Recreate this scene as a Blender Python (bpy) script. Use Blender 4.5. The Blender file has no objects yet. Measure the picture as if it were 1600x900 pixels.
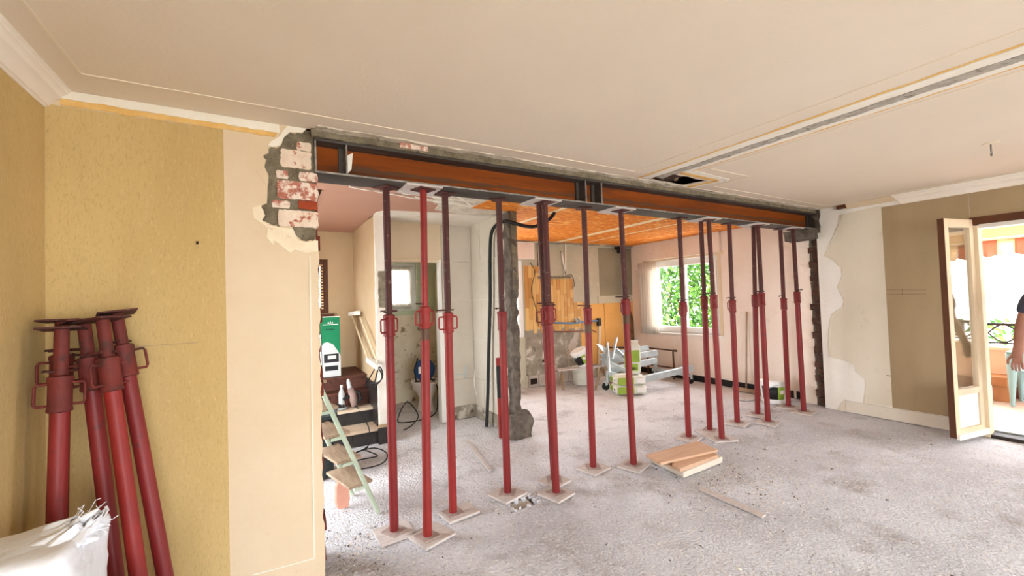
import bpy, math, random
import numpy as np
from mathutils import Vector, Matrix, noise, geometry
random.seed(7)
S = bpy.context.scene
COL = S.collection
V = Vector

# ------------------------------------------------------------------ camera
F, CX, CY = 651.0, 800.0, 450.0
def _n(v): return v / np.linalg.norm(v)
_D = _n(np.array([418 - CX, 480 - CY, F])); _L = np.array([1908 - CX, 430 - CY, F])
_L = _n(_L - _D * np.dot(_L, _D)); _U = np.cross(_D, _L)
if _U[1] > 0: _U = -_U
RW_ = np.array([_L, _D, _U])                 # camera axes -> world axes (X along the beam, Y into depth, Z up)
CAMP = np.array([0, 0, 1.5])
cd = bpy.data.cameras.new('camera'); cam = bpy.data.objects.new('camera', cd); COL.objects.link(cam)
cd.sensor_width = 36; cd.lens = F / 1600 * 36; cd.clip_start = .02
m = Matrix.Identity(4)
for i in range(3):
    m[i][0] = RW_[i][0]; m[i][1] = -RW_[i][1]; m[i][2] = -RW_[i][2]; m[i][3] = CAMP[i]
cam.matrix_world = m; S.camera = cam
# measured points: photo coordinate -> the point where that sight line meets a plane of the building
def _ray(px, py): return RW_ @ np.array([px - CX, py - CY, F])
def onz(px, py, z=0.): d = _ray(px, py); return V(CAMP + d * ((z - 1.5) / d[2]))
def ony(px, py, y): d = _ray(px, py); return V(CAMP + d * (y / d[1]))
def onx(px, py, x): d = _ray(px, py); return V(CAMP + d * (x / d[0]))

# ------------------------------------------------------------------ world, light, exposure
w = bpy.data.worlds.new('overcast_sky'); S.world = w; w.use_nodes = True
wn = w.node_tree.nodes; wl_ = w.node_tree.links
bg = wn['Background']; bg.inputs[0].default_value = (.95, .985, 1.05, 1); bg.inputs[1].default_value = 8.0
# overcast sky above the horizon, pale ground below it
_tc = wn.new('ShaderNodeTexCoord'); _sx = wn.new('ShaderNodeSeparateXYZ'); _rp = wn.new('ShaderNodeValToRGB')
wl_.new(_tc.outputs['Generated'], _sx.inputs[0]); _mr = wn.new('ShaderNodeMapRange'); _mr.inputs[1].default_value = -1; wl_.new(_sx.outputs[2], _mr.inputs[0])
wl_.new(_mr.outputs[0], _rp.inputs[0]); _rp.color_ramp.elements[0].position = .47; _rp.color_ramp.elements[1].position = .50
_rp.color_ramp.elements[0].color = (.52, .51, .49, 1); _rp.color_ramp.elements[1].color = (.95, .985, 1.05, 1); wl_.new(_rp.outputs[0], bg.inputs[0])
S.view_settings.view_transform = 'Standard'; S.view_settings.look = 'None'
S.view_settings.gamma = 1; S.view_settings.use_curve_mapping = False
S.view_settings.exposure = 1.32
def portal(name, loc, rot, sx, sy):
    l = bpy.data.lights.new(name, 'AREA'); l.shape = 'RECTANGLE'; l.size = sx; l.size_y = sy
    l.cycles.is_portal = True
    o = bpy.data.objects.new(name, l); o.location = loc; o.rotation_euler = rot; COL.objects.link(o)
portal('sky_portal', (6.36, .35, 1.05), (0, math.radians(90), 0), 2.1, 1.8)
portal('sky_portal', (1.55, 6.46, 1.74), (math.radians(-90), 0, 0), .9, .72)
portal('sky_portal', (6.45, 4.8, 1.45), (0, math.radians(90), 0), 1.35, 1.4)
portal('sky_portal', (.9, -3.3, 1.21), (math.radians(90), 0, 0), 3.0, 2.18)
portal('sky_portal', (4.55, -3.3, 1.57), (math.radians(90), 0, 0), 1.1, 1.25)
portal('sky_portal', (3.08, 6.1, 1.5), (math.radians(-90), 0, 0), 1.24, 1.3)
portal('sky_portal', (-.95, 3.85, 1.22), (0, math.radians(-90), 0), 2.15, 1.5)

# ------------------------------------------------------------------ materials
def lin(c):
    r = []
    for x in c[:3]:
        x /= 255.
        r.append(x / 12.92 if x <= .04045 else ((x + .055) / 1.055) ** 2.4)
    return (*r, 1)
def M(name, c1, c2=None, scale=4, rough=.85, bump=0., bscale=30, metal=0., stretch=(1, 1, 1), detail=6, lo=.35, hi=.65,
      spots=None, spec=.3, rot=(0, 0, 0), bdist=.01, voro=None, spots2=None, spots3=None, ygrad=None):
    mt = bpy.data.materials.new(name); mt.use_nodes = True
    nt = mt.node_tree; N = nt.nodes; Lk = nt.links; b = N['Principled BSDF']
    b.inputs['Roughness'].default_value = rough; b.inputs['Metallic'].default_value = metal
    b.inputs['Specular IOR Level'].default_value = spec
    tc = N.new('ShaderNodeTexCoord'); mp = N.new('ShaderNodeMapping')
    mp.inputs['Scale'].default_value = stretch; mp.inputs['Rotation'].default_value = rot
    Lk.new(tc.outputs['Object'], mp.inputs[0])
    def ramp(src, a, ca, z, cb):
        r = N.new('ShaderNodeValToRGB'); r.color_ramp.elements[0].position = a; r.color_ramp.elements[0].color = ca
        r.color_ramp.elements[1].position = z; r.color_ramp.elements[1].color = cb; Lk.new(src, r.inputs[0]); return r
    if voro:
        t = N.new('ShaderNodeTexVoronoi'); t.inputs['Scale'].default_value = scale; Lk.new(mp.outputs[0], t.inputs['Vector'])
        sep = N.new('ShaderNodeSeparateColor'); Lk.new(t.outputs['Color'], sep.inputs[0]); src = sep.outputs[0]
    else:
        t = N.new('ShaderNodeTexNoise'); t.inputs['Scale'].default_value = scale; t.inputs['Detail'].default_value = detail
        t.inputs['Roughness'].default_value = .6; Lk.new(mp.outputs[0], t.inputs['Vector']); src = t.outputs[0]
    out = ramp(src, lo, lin(c1), hi, lin(c2 or c1)).outputs[0]
    if ygrad:                                   # dust of another colour lying over one end of the surface
        gx = N.new('ShaderNodeSeparateXYZ'); Lk.new(tc.outputs['Object'], gx.inputs[0])
        mr = N.new('ShaderNodeMapRange'); mr.inputs[1].default_value = ygrad[0]; mr.inputs[2].default_value = ygrad[1]; mr.inputs[4].default_value = ygrad[3]
        Lk.new(gx.outputs[1], mr.inputs[0]); mx = N.new('ShaderNodeMix'); mx.data_type = 'RGBA'
        Lk.new(mr.outputs[0], mx.inputs[0]); Lk.new(out, mx.inputs[6]); mx.inputs[7].default_value = lin(ygrad[2]); out = mx.outputs[2]
    for sp in (spots, spots2, spots3):
        if sp:
            col, sc, a, z = sp[:4]
            s = N.new('ShaderNodeTexNoise'); s.inputs['Scale'].default_value = sc; s.inputs['Detail'].default_value = 8
            s.inputs['Roughness'].default_value = .65
            Lk.new(tc.outputs['Object'] if len(sp) < 5 else mp.outputs[0], s.inputs['Vector'])
            rr = ramp(s.outputs[0], a, (0, 0, 0, 1), z, (1, 1, 1, 1))
            mx = N.new('ShaderNodeMix'); mx.data_type = 'RGBA'
            Lk.new(rr.outputs[0], mx.inputs[0]); Lk.new(out, mx.inputs[6]); mx.inputs[7].default_value = lin(col); out = mx.outputs[2]
    Lk.new(out, b.inputs['Base Color'])
    if bump:
        bn = N.new('ShaderNodeTexNoise'); bn.inputs['Scale'].default_value = bscale; bn.inputs['Detail'].default_value = 5
        Lk.new(mp.outputs[0], bn.inputs['Vector'])
        bp = N.new('ShaderNodeBump'); bp.inputs['Strength'].default_value = bump; bp.inputs['Distance'].default_value = bdist
        Lk.new(bn.outputs[0], bp.inputs['Height']); Lk.new(bp.outputs[0], b.inputs['Normal'])
    return mt
def glass():
    mt = bpy.data.materials.new('clear_glass'); mt.use_nodes = True; nt = mt.node_tree; N = nt.nodes; N.clear()
    o = N.new('ShaderNodeOutputMaterial'); t = N.new('ShaderNodeBsdfTransparent'); g = N.new('ShaderNodeBsdfGlossy')
    t.inputs[0].default_value = (.96, .97, .96, 1); g.inputs['Roughness'].default_value = .02
    lw = N.new('ShaderNodeLayerWeight'); lw.inputs[0].default_value = .5
    pw = N.new('ShaderNodeMath'); pw.operation = 'POWER'; pw.inputs[1].default_value = 5; nt.links.new(lw.outputs['Facing'], pw.inputs[0])
    fr = N.new('ShaderNodeMath'); fr.operation = 'MULTIPLY_ADD'; fr.inputs[1].default_value = .92; fr.inputs[2].default_value = .04; nt.links.new(pw.outputs[0], fr.inputs[0])
    mx = N.new('ShaderNodeMixShader'); nt.links.new(fr.outputs[0], mx.inputs[0]); nt.links.new(t.outputs[0], mx.inputs[1])
    nt.links.new(g.outputs[0], mx.inputs[2]); nt.links.new(mx.outputs[0], o.inputs[0]); return mt
def cloth(name, c, tr=.45):
    mt = M(name, c, None, bump=.3, bscale=60); nt = mt.node_tree; N = nt.nodes
    b = N['Principled BSDF']; o = [n for n in N if n.type == 'OUTPUT_MATERIAL'][0]
    t = N.new('ShaderNodeBsdfTranslucent'); t.inputs[0].default_value = lin(c)
    mx = N.new('ShaderNodeMixShader'); mx.inputs[0].default_value = tr
    nt.links.new(b.outputs[0], mx.inputs[1]); nt.links.new(t.outputs[0], mx.inputs[2]); nt.links.new(mx.outputs[0], o.inputs[0])
    return mt
m_floor = M('dusty_concrete', (200, 200, 208), (229, 231, 240), 1.5, .95, 1.0, 60, detail=14, lo=.33, hi=.64, ygrad=(2.6, 4.0, (240, 231, 225), .5),
            spots=((172, 167, 168), 2.2, .53, .72), spots2=((246, 245, 247), 46, .52, .70), spots3=((160, 153, 152), 62, .56, .70), bdist=.022)
m_ceil = M('ceiling_paint', (230, 216, 197), (235, 222, 204), .8, .9, .15, 60)
m_bead = M('ceiling_bead_paint', (236, 222, 200), None, 3, .8)
m_cornice = M('cornice_plaster', (248, 240, 230), (242, 232, 220), 3, .75)
m_paper = M('olive_wallpaper', (197, 168, 113), (208, 180, 124), 2.2, .9, .1, 90, stretch=(1, 1, .3), spots=((186, 158, 104), 150, .52, .72, 1), spots2=((214, 188, 136), 110, .56, .74, 1))
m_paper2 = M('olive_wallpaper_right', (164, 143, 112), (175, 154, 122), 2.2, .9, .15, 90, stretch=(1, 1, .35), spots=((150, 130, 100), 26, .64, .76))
m_cream = M('cream_plaster', (220, 199, 167), (227, 208, 180), 1.7, .92, .25, 25, spots=((208, 186, 150), 6, .62, .8))
m_glue = M('dried_yellow_glue', (222, 172, 92), (236, 198, 130), 9, .9, .3, 40)
m_whitecoat = M('white_filler', (246, 241, 230), (236, 229, 214), 6, .92, .3, 40)
m_mortar = M('grey_mortar', (112, 102, 84), (142, 132, 112), 14, .97, .8, 60, spots=((84, 76, 62), 30, .58, .7))
m_scar = M('pale_grey_mortar', (164, 156, 144), (190, 182, 170), 16, .97, .8, 50, spots=((128, 118, 106), 22, .56, .66))
m_skim = M('torn_cream_skim', (244, 232, 208), (236, 220, 192), 9, .95, .5, 40, spots=((222, 190, 164), 14, .6, .68))
m_dmortar = M('dark_mortar', (84, 76, 68), (122, 112, 102), 12, .97, .9, 50)
m_brk_w = M('whitewashed_brick', (238, 222, 204), (226, 204, 184), 12, .95, .7, 40, spots=((176, 96, 74), 22, .56, .64))
m_brk_p = M('pink_brick', (196, 132, 112), (176, 104, 88), 14, .95, .7, 40, spots=((238, 222, 208), 24, .44, .54))
m_brk_r = M('red_brick', (168, 76, 46), (146, 62, 42), 14, .95, .6, 40)
m_brk_d = M('sooty_brick', (96, 70, 60), (72, 56, 50), 9, .96, .8, 40, spots=((150, 120, 104), 20, .6, .72))
m_brk_e = M('dark_red_brick', (124, 56, 44), (98, 48, 40), 14, .95, .6, 40)
m_rust = M('rusty_steel', (150, 74, 14), (118, 56, 10), 3, .75, .15, 40, stretch=(.25, 1, 3), spots=((96, 52, 26), 4, .52, .66, 1), spec=.25)
m_rustd = M('dark_mill_steel', (92, 86, 82), (66, 60, 57), 4, .6, .15, 50, stretch=(.3, 1, 1), metal=.3, spots=((120, 112, 104), 7, .62, .74, 1))
m_scale = M('mill_scale', (92, 60, 38), (112, 66, 34), 6, .7, stretch=(.3, 1, 2))
m_steel_edge = M('bare_steel', (168, 164, 158), (120, 112, 104), 20, .5, metal=.5)
m_red = M('red_prop_paint', (134, 38, 37), (114, 30, 31), 5, .5, .08, 50, spots=((92, 40, 37), 16, .6, .7), spec=.4, stretch=(1, 1, .3))
m_redb = M('bright_red_prop_paint', (150, 42, 38), (132, 35, 33), 5, .5, .08, 50, spots=((122, 40, 36), 16, .64, .74), spec=.4)
m_reddk = M('rusted_prop_steel', (92, 44, 40), (70, 40, 38), 8, .65, .2, 50, spots=((136, 108, 104), 30, .6, .7), spec=.35, stretch=(1, 1, .4))
m_plate = M('dusty_steel_plate', (180, 162, 156), (156, 136, 130), 14, .8, .2, 50)
m_redrust = M('rusty_red_collar', (118, 46, 40), (98, 40, 36), 10, .65, .25, 50, spots=((76, 42, 36), 14, .56, .66), spec=.35)
m_black = M('black_rubber', (26, 27, 27), (36, 36, 36), 8, .6)
m_ply = M('dusty_plywood', (196, 185, 180), (211, 202, 198), 6, .9, .3, 40, stretch=(1, 6, 1))
m_ply2 = M('fresh_plywood', (220, 184, 156), (206, 168, 140), 3, .8, .2, 30, stretch=(1, 8, 1), rot=(0, 0, .3))
m_pale = M('pale_plaster', (232, 224, 212), (222, 212, 198), 2, .93, .25, 25, spots=((202, 190, 172), 5, .6, .8))
m_pink = M('pinkish_plaster', (244, 231, 220), (238, 222, 209), 1.8, .93, .25, 25, spots=((224, 204, 188), 4, .58, .76))
m_blockw = M('grey_white_block', (210, 201, 187), (199, 190, 174), 2, .93, .25, 25, spots=((182, 172, 154), 5, .6, .8))
m_bare = M('white_bare_plaster', (247, 244, 239), (240, 235, 228), 2, .93, .25, 25, spots=((216, 206, 194), 5, .62, .8))
m_backing = M('wallpaper_backing', (230, 221, 205), (222, 212, 194), 2.5, .93, .2, 30, stretch=(1, 1, .5), spots=((192, 180, 160), 4, .62, .8))
m_white = M('white_paint', (240, 236, 228), None, 3, .5, spec=.4)
m_white2 = M('white_pvc', (246, 246, 244), None, 3, .35, spec=.5)
m_pinkceil = M('brown_pink_paint', (186, 142, 122), (180, 136, 116), 1, .9)
m_roughceil = M('scraped_plaster', (196, 184, 166), (226, 216, 200), 7, .95, .8, 30, spots=((160, 146, 128), 9, .56, .66))
m_osb = M('chipboard', (236, 148, 52), (200, 100, 22), 60, .8, .3, 60, stretch=(.35, 1, 1), voro=1, lo=.05, hi=.95, spots=((246, 190, 110), 14, .56, .66, 1))
m_batten = M('pale_batten', (240, 216, 176), (232, 204, 160), 6, .85)
m_greyw = M('grey_green_plaster', (192, 186, 166), (178, 172, 152), 1.5, .93, .25, 25, spots=((210, 203, 184), 3, .56, .7))
m_greyd = M('darker_grey_plaster', (146, 138, 118), (134, 126, 106), 1.5, .93, .2, 25)  # darker grey for the patch high on the kitchen wall
m_tile = [M('yellow_tile', (214, 166, 96), (200, 148, 80), 4, .5, stretch=(1, 1, .4)), M('straw_tile', (226, 184, 116), (212, 166, 98), 4, .5, stretch=(1, 1, .4)), M('ochre_tile', (198, 146, 78), (186, 132, 68), 4, .5, stretch=(1, 1, .4))]
m_orange = M('ochre_wall', (228, 176, 104), (214, 158, 88), 1.6, .9, .1, 20)
m_cement = M('scraped_cement', (132, 122, 108), (164, 154, 138), 5, .97, .8, 25, spots=((206, 197, 184), 5, .53, .64), spots2=((98, 88, 76), 7, .58, .68))
m_block = M('concrete_block', (168, 156, 144), (188, 176, 164), 9, .97, .7, 40)
m_soot = M('soot_stain', (92, 70, 48), (140, 104, 64), 6, .95)
m_galv = M('galvanised_steel', (206, 215, 218), (182, 194, 198), 9, .42, metal=.15, spec=.5)
m_lime = M('lime_print', (150, 182, 66), (166, 198, 80), 5, .5)
m_bag = M('white_paper_sack', (236, 236, 226), (222, 224, 212), 8, .7, .25, 20)
m_sack = M('white_woven_sack', (236, 238, 245), (224, 227, 236), 4, .75, .5, 14, bdist=.02)
m_mint = M('mint_green_paint', (200, 214, 192), (184, 200, 176), 8, .6)
m_tread = M('weathered_step_wood', (176, 152, 128), (150, 126, 104), 5, .85, .3, 40, stretch=(6, 1, 1))
m_dtile = M('dark_stair_tile', (40, 36, 34), (54, 48, 46), 6, .35)
m_dtread = M('stone_tread', (208, 188, 164), (190, 164, 138), 4, .7)
m_rtread = M('red_brown_tread', (96, 54, 40), (78, 44, 34), 12, .6, spots=((52, 34, 28), 24, .55, .65))
m_green = M('green_carton', (14, 128, 84), (10, 116, 76), 3, .55)
m_lgrey = M('light_grey_print', (206, 208, 208), None, 3, .55)
m_ink = M('black_print', (34, 34, 36), None, 3, .5)
m_cer = M('ivory_ceramic', (238, 228, 218), None, 3, .25, spec=.5)
m_blue = M('blue_plastic', (36, 74, 120), (28, 62, 104), 5, .5)
m_bluep = M('blue_pipe', (96, 136, 176), None, 5, .4)
m_copper = M('tarnished_copper', (150, 92, 62), (128, 78, 54), 9, .45, metal=.4)
m_brown = M('brown_varnished_wood', (98, 58, 34), (84, 48, 28), 4, .55, stretch=(1, 1, .2))
m_brownm = M('brown_metal', (92, 66, 50), None, 6, .5)
m_grip = M('grey_pink_tool', (158, 130, 120), (120, 100, 94), 9, .6)
m_bottle = M('clear_grey_plastic', (186, 190, 188), None, 4, .3)
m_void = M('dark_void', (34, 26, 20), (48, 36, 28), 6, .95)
m_peach = M('peach_render', (238, 202, 172), (232, 192, 162), 3, .9, .15, 50)
m_terr = M('terrace_tile', (210, 191, 180), (200, 180, 168), 2, .7)
m_dsill = M('dark_sill', (58, 46, 40), (44, 36, 32), 6, .6)
m_redskirt = M('dark_red_skirting', (112, 54, 46), None, 3, .6)
m_soffit = M('pale_wood_soffit', (242, 216, 178), (234, 204, 164), 3, .7, stretch=(1, .2, 1))
m_awn_r = cloth('awning_red', (206, 140, 120)); m_awn_c = cloth('awning_cream', (240, 220, 190))
m_iron = M('wrought_iron', (58, 50, 46), None, 5, .55)
m_leaf = [cloth('leaf_green_a', (70, 112, 44), .3), cloth('leaf_green_b', (98, 138, 58), .3), cloth('leaf_green_c', (48, 86, 36), .3)]
m_glass = glass(); m_curt = cloth('white_net_curtain', (244, 240, 234), .5)
m_card = M('brown_cardboard', (176, 122, 82), (164, 112, 74), 4, .85)
m_chair = M('blue_grey_plastic', (140, 172, 176), None, 3, .45)
m_skin = M('skin', (170, 120, 100), (156, 106, 88), 8, .55)
m_shirt = M('charcoal_shirt', (74, 76, 90), (62, 64, 78), 8, .9, .2, 60)
m_trous = M('dark_work_trousers', (52, 54, 62), (42, 44, 52), 8, .9)
m_hair = M('dark_hair', (38, 28, 22), None, 20, .7)
m_eye = M('eye_white', (236, 232, 226), None, 3, .3)
m_olive = M('olive_wc_wall', (190, 176, 134), (176, 162, 118), 2, .9)
m_wcgreen = M('pale_green_wc_wall', (190, 206, 178), (202, 212, 188), 4, .9, spots=((222, 220, 200), 7, .55, .65))
m_wclow = M('torn_tile_wall', (234, 224, 202), (222, 210, 184), 5, .95, .6, 25, spots=((146, 130, 104), 8, .57, .64), spots2=((120, 106, 86), 16, .63, .68))
m_stairw = M('tan_stair_plaster', (196, 170, 136), (188, 160, 124), 2, .9, .2, 30)
m_salmon = M('salmon_board', (214, 156, 136), (204, 144, 124), 5, .85)
m_terra = M('grey_pvc_bin', (58, 64, 66), None, 4, .6)

# ------------------------------------------------------------------ mesh helpers
WL = {}
class MB:
    def __init__(s): s.v = []; s.f = []
    def add(s, vs, fs):
        n = len(s.v); s.v += [tuple(p) for p in vs]; s.f += [tuple(i + n for i in f) for f in fs]; return s
    def box(s, x0, x1, y0, y1, z0, z1):
        return s.add([(x, y, z) for z in (z0, z1) for y in (y0, y1) for x in (x0, x1)],
                     [(0, 2, 3, 1), (4, 5, 7, 6), (0, 1, 5, 4), (2, 6, 7, 3), (0, 4, 6, 2), (1, 3, 7, 5)])
    def obox(s, c, ax, ay, az):
        c, ax, ay, az = V(c), V(ax), V(ay), V(az)
        if ax.cross(ay).dot(az) < 0: ax = -ax
        return s.add([c + ax * i + ay * j + az * k for k in (-1, 1) for j in (-1, 1) for i in (-1, 1)],
                     [(0, 2, 3, 1), (4, 5, 7, 6), (0, 1, 5, 4), (2, 6, 7, 3), (0, 4, 6, 2), (1, 3, 7, 5)])
    def bar(s, p, q, wd, th, up=(0, 0, 1)):
        p, q = V(p), V(q); a = q - p; a2 = a.normalized(); sd = a2.cross(V(up))
        if sd.length < 1e-4: sd = V((1, 0, 0))
        sd.normalize(); u = sd.cross(a2)
        return s.obox((p + q) / 2, a / 2, sd * wd / 2, u * th / 2)
    def tube(s, path, r, n=10, closed=False, cap=True):
        P = [V(p) for p in path]; k = len(P); R = r if isinstance(r, (list, tuple)) else [r] * k
        tg = []
        for i in range(k):
            a = P[(i - 1) % k] if closed or i > 0 else P[i]; b = P[(i + 1) % k] if closed or i < k - 1 else P[i]
            t = (b - a); tg.append(t.normalized() if t.length > 1e-9 else V((0, 0, 1)))
        u = tg[0].orthogonal().normalized(); vs = []
        for i in range(k):
            u = (u - tg[i] * u.dot(tg[i])); u = u.normalized() if u.length > 1e-6 else tg[i].orthogonal().normalized()
            w2 = tg[i].cross(u)
            for j in range(n):
                a = 2 * math.pi * j / n; vs.append(P[i] + (u * math.cos(a) + w2 * math.sin(a)) * R[i])
        fs = []
        for i in range(k if closed else k - 1):
            for j in range(n):
                a, b = i * n + j, i * n + (j + 1) % n; c, d = ((i + 1) % k) * n + (j + 1) % n, ((i + 1) % k) * n + j
                fs.append((a, b, c, d))
        if cap and not closed: fs.append(tuple(range(n - 1, -1, -1))); fs.append(tuple((k - 1) * n + j for j in range(n)))
        return s.add(vs, fs)
    def cyl(s, p, q, r0, r1=None, n=16): return s.tube([p, q], [r0, r0 if r1 is None else r1], n)
    def prism(s, loop, ex, holes=()):
        loops = [[V(p) for p in loop]] + [[V(p) for p in h] for h in holes]; ex = V(ex)
        tri = geometry.tessellate_polygon(loops); flat = [p for l in loops for p in l]; n = len(flat)
        nr = V((0, 0, 0))
        L0 = loops[0]
        for i in range(len(L0)): nr += L0[i].cross(L0[(i + 1) % len(L0)])
        fs = []
        for t in tri:
            tn = (flat[t[1]] - flat[t[0]]).cross(flat[t[2]] - flat[t[0]])
            t = tuple(t) if tn.dot(ex) < 0 else tuple(reversed(t))
            fs.append(t); fs.append(tuple(i + n for i in reversed(t)))
        o = 0
        for li, l in enumerate(loops):
            k = len(l); ln = V((0, 0, 0))
            for i in range(k): ln += l[i].cross(l[(i + 1) % k])
            ccw = ln.dot(ex) > 0
            for i in range(k):
                a, b = o + i, o + (i + 1) % k
                q = (a, b, b + n, a + n)
                fs.append(q if ccw == (li == 0) else tuple(reversed(q)))
            o += k
        return s.add(flat + [p + ex for p in flat], fs)
    def lathe(s, c, prof, n=20, ax=(0, 0, 1), sx=1., sy=1.):
        c = V(c); ax = V(ax).normalized(); u = V((1, 0, 0)) if abs(ax.z) > .99 else ax.orthogonal().normalized(); w2 = ax.cross(u)
        vs = []
        for r, h in prof:
            for j in range(n):
                a = 2 * math.pi * j / n; vs.append(c + ax * h + u * (math.cos(a) * r * sx) + w2 * (math.sin(a) * r * sy))
        fs = [(i * n + j, i * n + (j + 1) % n, (i + 1) * n + (j + 1) % n, (i + 1) * n + j) for i in range(len(prof) - 1) for j in range(n)]
        fs.append(tuple(range(n - 1, -1, -1))); fs.append(tuple((len(prof) - 1) * n + j for j in range(n)))
        return s.add(vs, fs)
    def rough(s, amp, sc=8., seed=0.):
        s.v = [tuple(V(p) + noise.noise_vector(V(p) * sc + V((seed, seed, seed))) * amp) for p in s.v]; return s
    def build(s, name, mat, parent=None, smooth=False, bevel=0., recalc=False):
        me = bpy.data.meshes.new(name); o = bpy.data.objects.new(name, me); COL.objects.link(o)
        off = WL[parent] if parent is not None else (V(s.v[0]) * 0)
        if parent is not None: o.parent = parent
        WL[o] = V(off)
        me.from_pydata([tuple(V(p) - off) for p in s.v], [], s.f); me.update()
        if recalc:
            import bmesh
            b = bmesh.new(); b.from_mesh(me); bmesh.ops.recalc_face_normals(b, faces=b.faces); b.to_mesh(me); b.free()
        me.materials.append(mat)
        if smooth:
            me.polygons.foreach_set('use_smooth', [True] * len(me.polygons)); me.set_sharp_from_angle(angle=math.radians(40))
        if bevel:
            md = o.modifiers.new('bevel', 'BEVEL'); md.width = bevel; md.segments = 2; md.limit_method = 'ANGLE'
        return o
def thing(name, loc, label, cat, group=None):
    o = bpy.data.objects.new(name, None); COL.objects.link(o); o.location = loc; o.empty_display_size = .1
    WL[o] = V(loc); o['label'] = label; o['category'] = cat
    if group: o['group'] = group
    return o
def tag(o, label, cat, group=None, kind=None):
    o['label'] = label; o['category'] = cat
    if group: o['group'] = group
    if kind: o['kind'] = kind
    return o
def struct(o, label=None, cat=None):
    o['kind'] = 'structure'
    if label: o['label'] = label; o['category'] = cat
    return o
def root(name, label, cat, loc=(0, 0, 0)):
    o = thing(name, loc, label, cat); o['kind'] = 'structure'; return o
def B(x0, x1, y0, y1, z0, z1): return MB().box(x0, x1, y0, y1, z0, z1)
def jag(p, q, n, amp, ax, seed=0):
    r = random.Random(seed); p, q, ax = V(p), V(q), V(ax)
    return [p.lerp(q, i / n) + ax * (r.uniform(-1, 1) * amp if 0 < i < n else 0) for i in range(n + 1)]
def roughblock(x0, x1, y0, y1, z0, z1, step, amp, sc=9, seed=0):
    """a box of gridded faces with an uneven broken surface"""
    mb = MB(); idx = {}
    nx, ny, nz = [max(1, round((b - a) / step)) for a, b in ((x0, x1), (y0, y1), (z0, z1))]
    def vid(i, j, k):
        if (i, j, k) not in idx:
            p = V((x0 + (x1 - x0) * i / nx, y0 + (y1 - y0) * j / ny, z0 + (z1 - z0) * k / nz))
            p += noise.noise_vector(p * sc + V((seed,) * 3)) * amp + noise.noise_vector(p * sc * 3 + V((seed,) * 3)) * amp * .4
            idx[(i, j, k)] = len(mb.v); mb.v.append(tuple(p))
        return idx[(i, j, k)]
    for i in range(nx):
        for j in range(ny):
            mb.f.append((vid(i, j, 0), vid(i, j + 1, 0), vid(i + 1, j + 1, 0), vid(i + 1, j, 0)))
            mb.f.append((vid(i, j, nz), vid(i + 1, j, nz), vid(i + 1, j + 1, nz), vid(i, j + 1, nz)))
    for i in range(nx):
        for k in range(nz):
            mb.f.append((vid(i, 0, k), vid(i + 1, 0, k), vid(i + 1, 0, k + 1), vid(i, 0, k + 1)))
            mb.f.append((vid(i, ny, k), vid(i, ny, k + 1), vid(i + 1, ny, k + 1), vid(i + 1, ny, k)))
    for j in range(ny):
        for k in range(nz):
            mb.f.append((vid(0, j, k), vid(0, j, k + 1), vid(0, j + 1, k + 1), vid(0, j + 1, k)))
            mb.f.append((vid(nx, j, k), vid(nx, j + 1, k), vid(nx, j + 1, k + 1), vid(nx, j, k + 1)))
    return mb

# ================================================================== STRUCTURE
CZ, RZ = 2.5, 2.48            # ceilings of the near room and of the rear rooms
XL, XR, XRR = -.83, 6.03, 6.27
YW, YB, YK = 2.58, -3.2, 5.95
# ---- floor: one uneven slab with a chased hole
hole = [onz(790, 787), onz(806, 798), onz(842, 783), onz(827, 770)]
hx0, hx1 = 1.49, 1.71; hy0, hy1 = 2.61, 2.75
def floor_h(x, y):
    p = V((x, y, 0))
    return noise.noise(p * 1.3) * .006 + noise.noise(p * 7 + V((3, 1, 0))) * .0035 + noise.noise(p * 17) * .003 + max(0, noise.noise(p * 11 + V((9, 2, 0))) - .25) * .012 - .005
mb = MB(); xs = np.arange(XL - .2, XRR + .06, .026); ys = np.arange(YB - .1, 6.42, .026)
nx, ny = len(xs), len(ys)
mb.v = [(x, y, floor_h(x, y)) for y in ys for x in xs]
mb.f = [(j * nx + i, j * nx + i + 1, (j + 1) * nx + i + 1, (j + 1) * nx + i) for j in range(ny - 1) for i in range(nx - 1)
        if not (hx0 < xs[i] + .013 < hx1 and hy0 < ys[j] + .013 < hy1)]
floor = struct(mb.build('floor', m_floor, smooth=True))
mb = MB(); mb.box(hx0 - .06, hx1 + .06, hy0 - .06, hy1 + .06, -.16, -.12); mb.box(hx0 - .06, hx0 - .03, hy0 - .06, hy1 + .06, -.14, -.03); mb.box(hx1 + .03, hx1 + .06, hy0 - .06, hy1 + .06, -.14, -.03)
mb.box(hx0 - .06, hx1 + .06, hy0 - .06, hy0 - .03, -.14, -.03); mb.box(hx0 - .06, hx1 + .06, hy1 + .03, hy1 + .06, -.14, -.03)
mb.build('chased_pit', m_dmortar, floor)
roughblock(hx0 + .03, hx1 - .02, hy0 + .06, hy1 + .03, -.1, -.035, .025, .012, 20).build('broken_pipe_bed', m_block, floor)
rnd = random.Random(8)
for k in range(14):
    t_ = k / 14 * 4; sd = int(t_); u_ = t_ - sd
    cx_, cy_ = [(hx0 + (hx1 - hx0) * u_, hy0), (hx1, hy0 + (hy1 - hy0) * u_), (hx1 - (hx1 - hx0) * u_, hy1), (hx0, hy1 - (hy1 - hy0) * u_)][sd]
    a_ = rnd.uniform(.007, .014); cx_ += rnd.uniform(-.012, .012); cy_ += rnd.uniform(-.012, .012)
    roughblock(cx_ - a_, cx_ + a_, cy_ - a_ * .8, cy_ + a_ * .8, -.035, rnd.uniform(.0, .008), .014, .008, 40, k).build('broken_rim', m_floor, floor)
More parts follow.
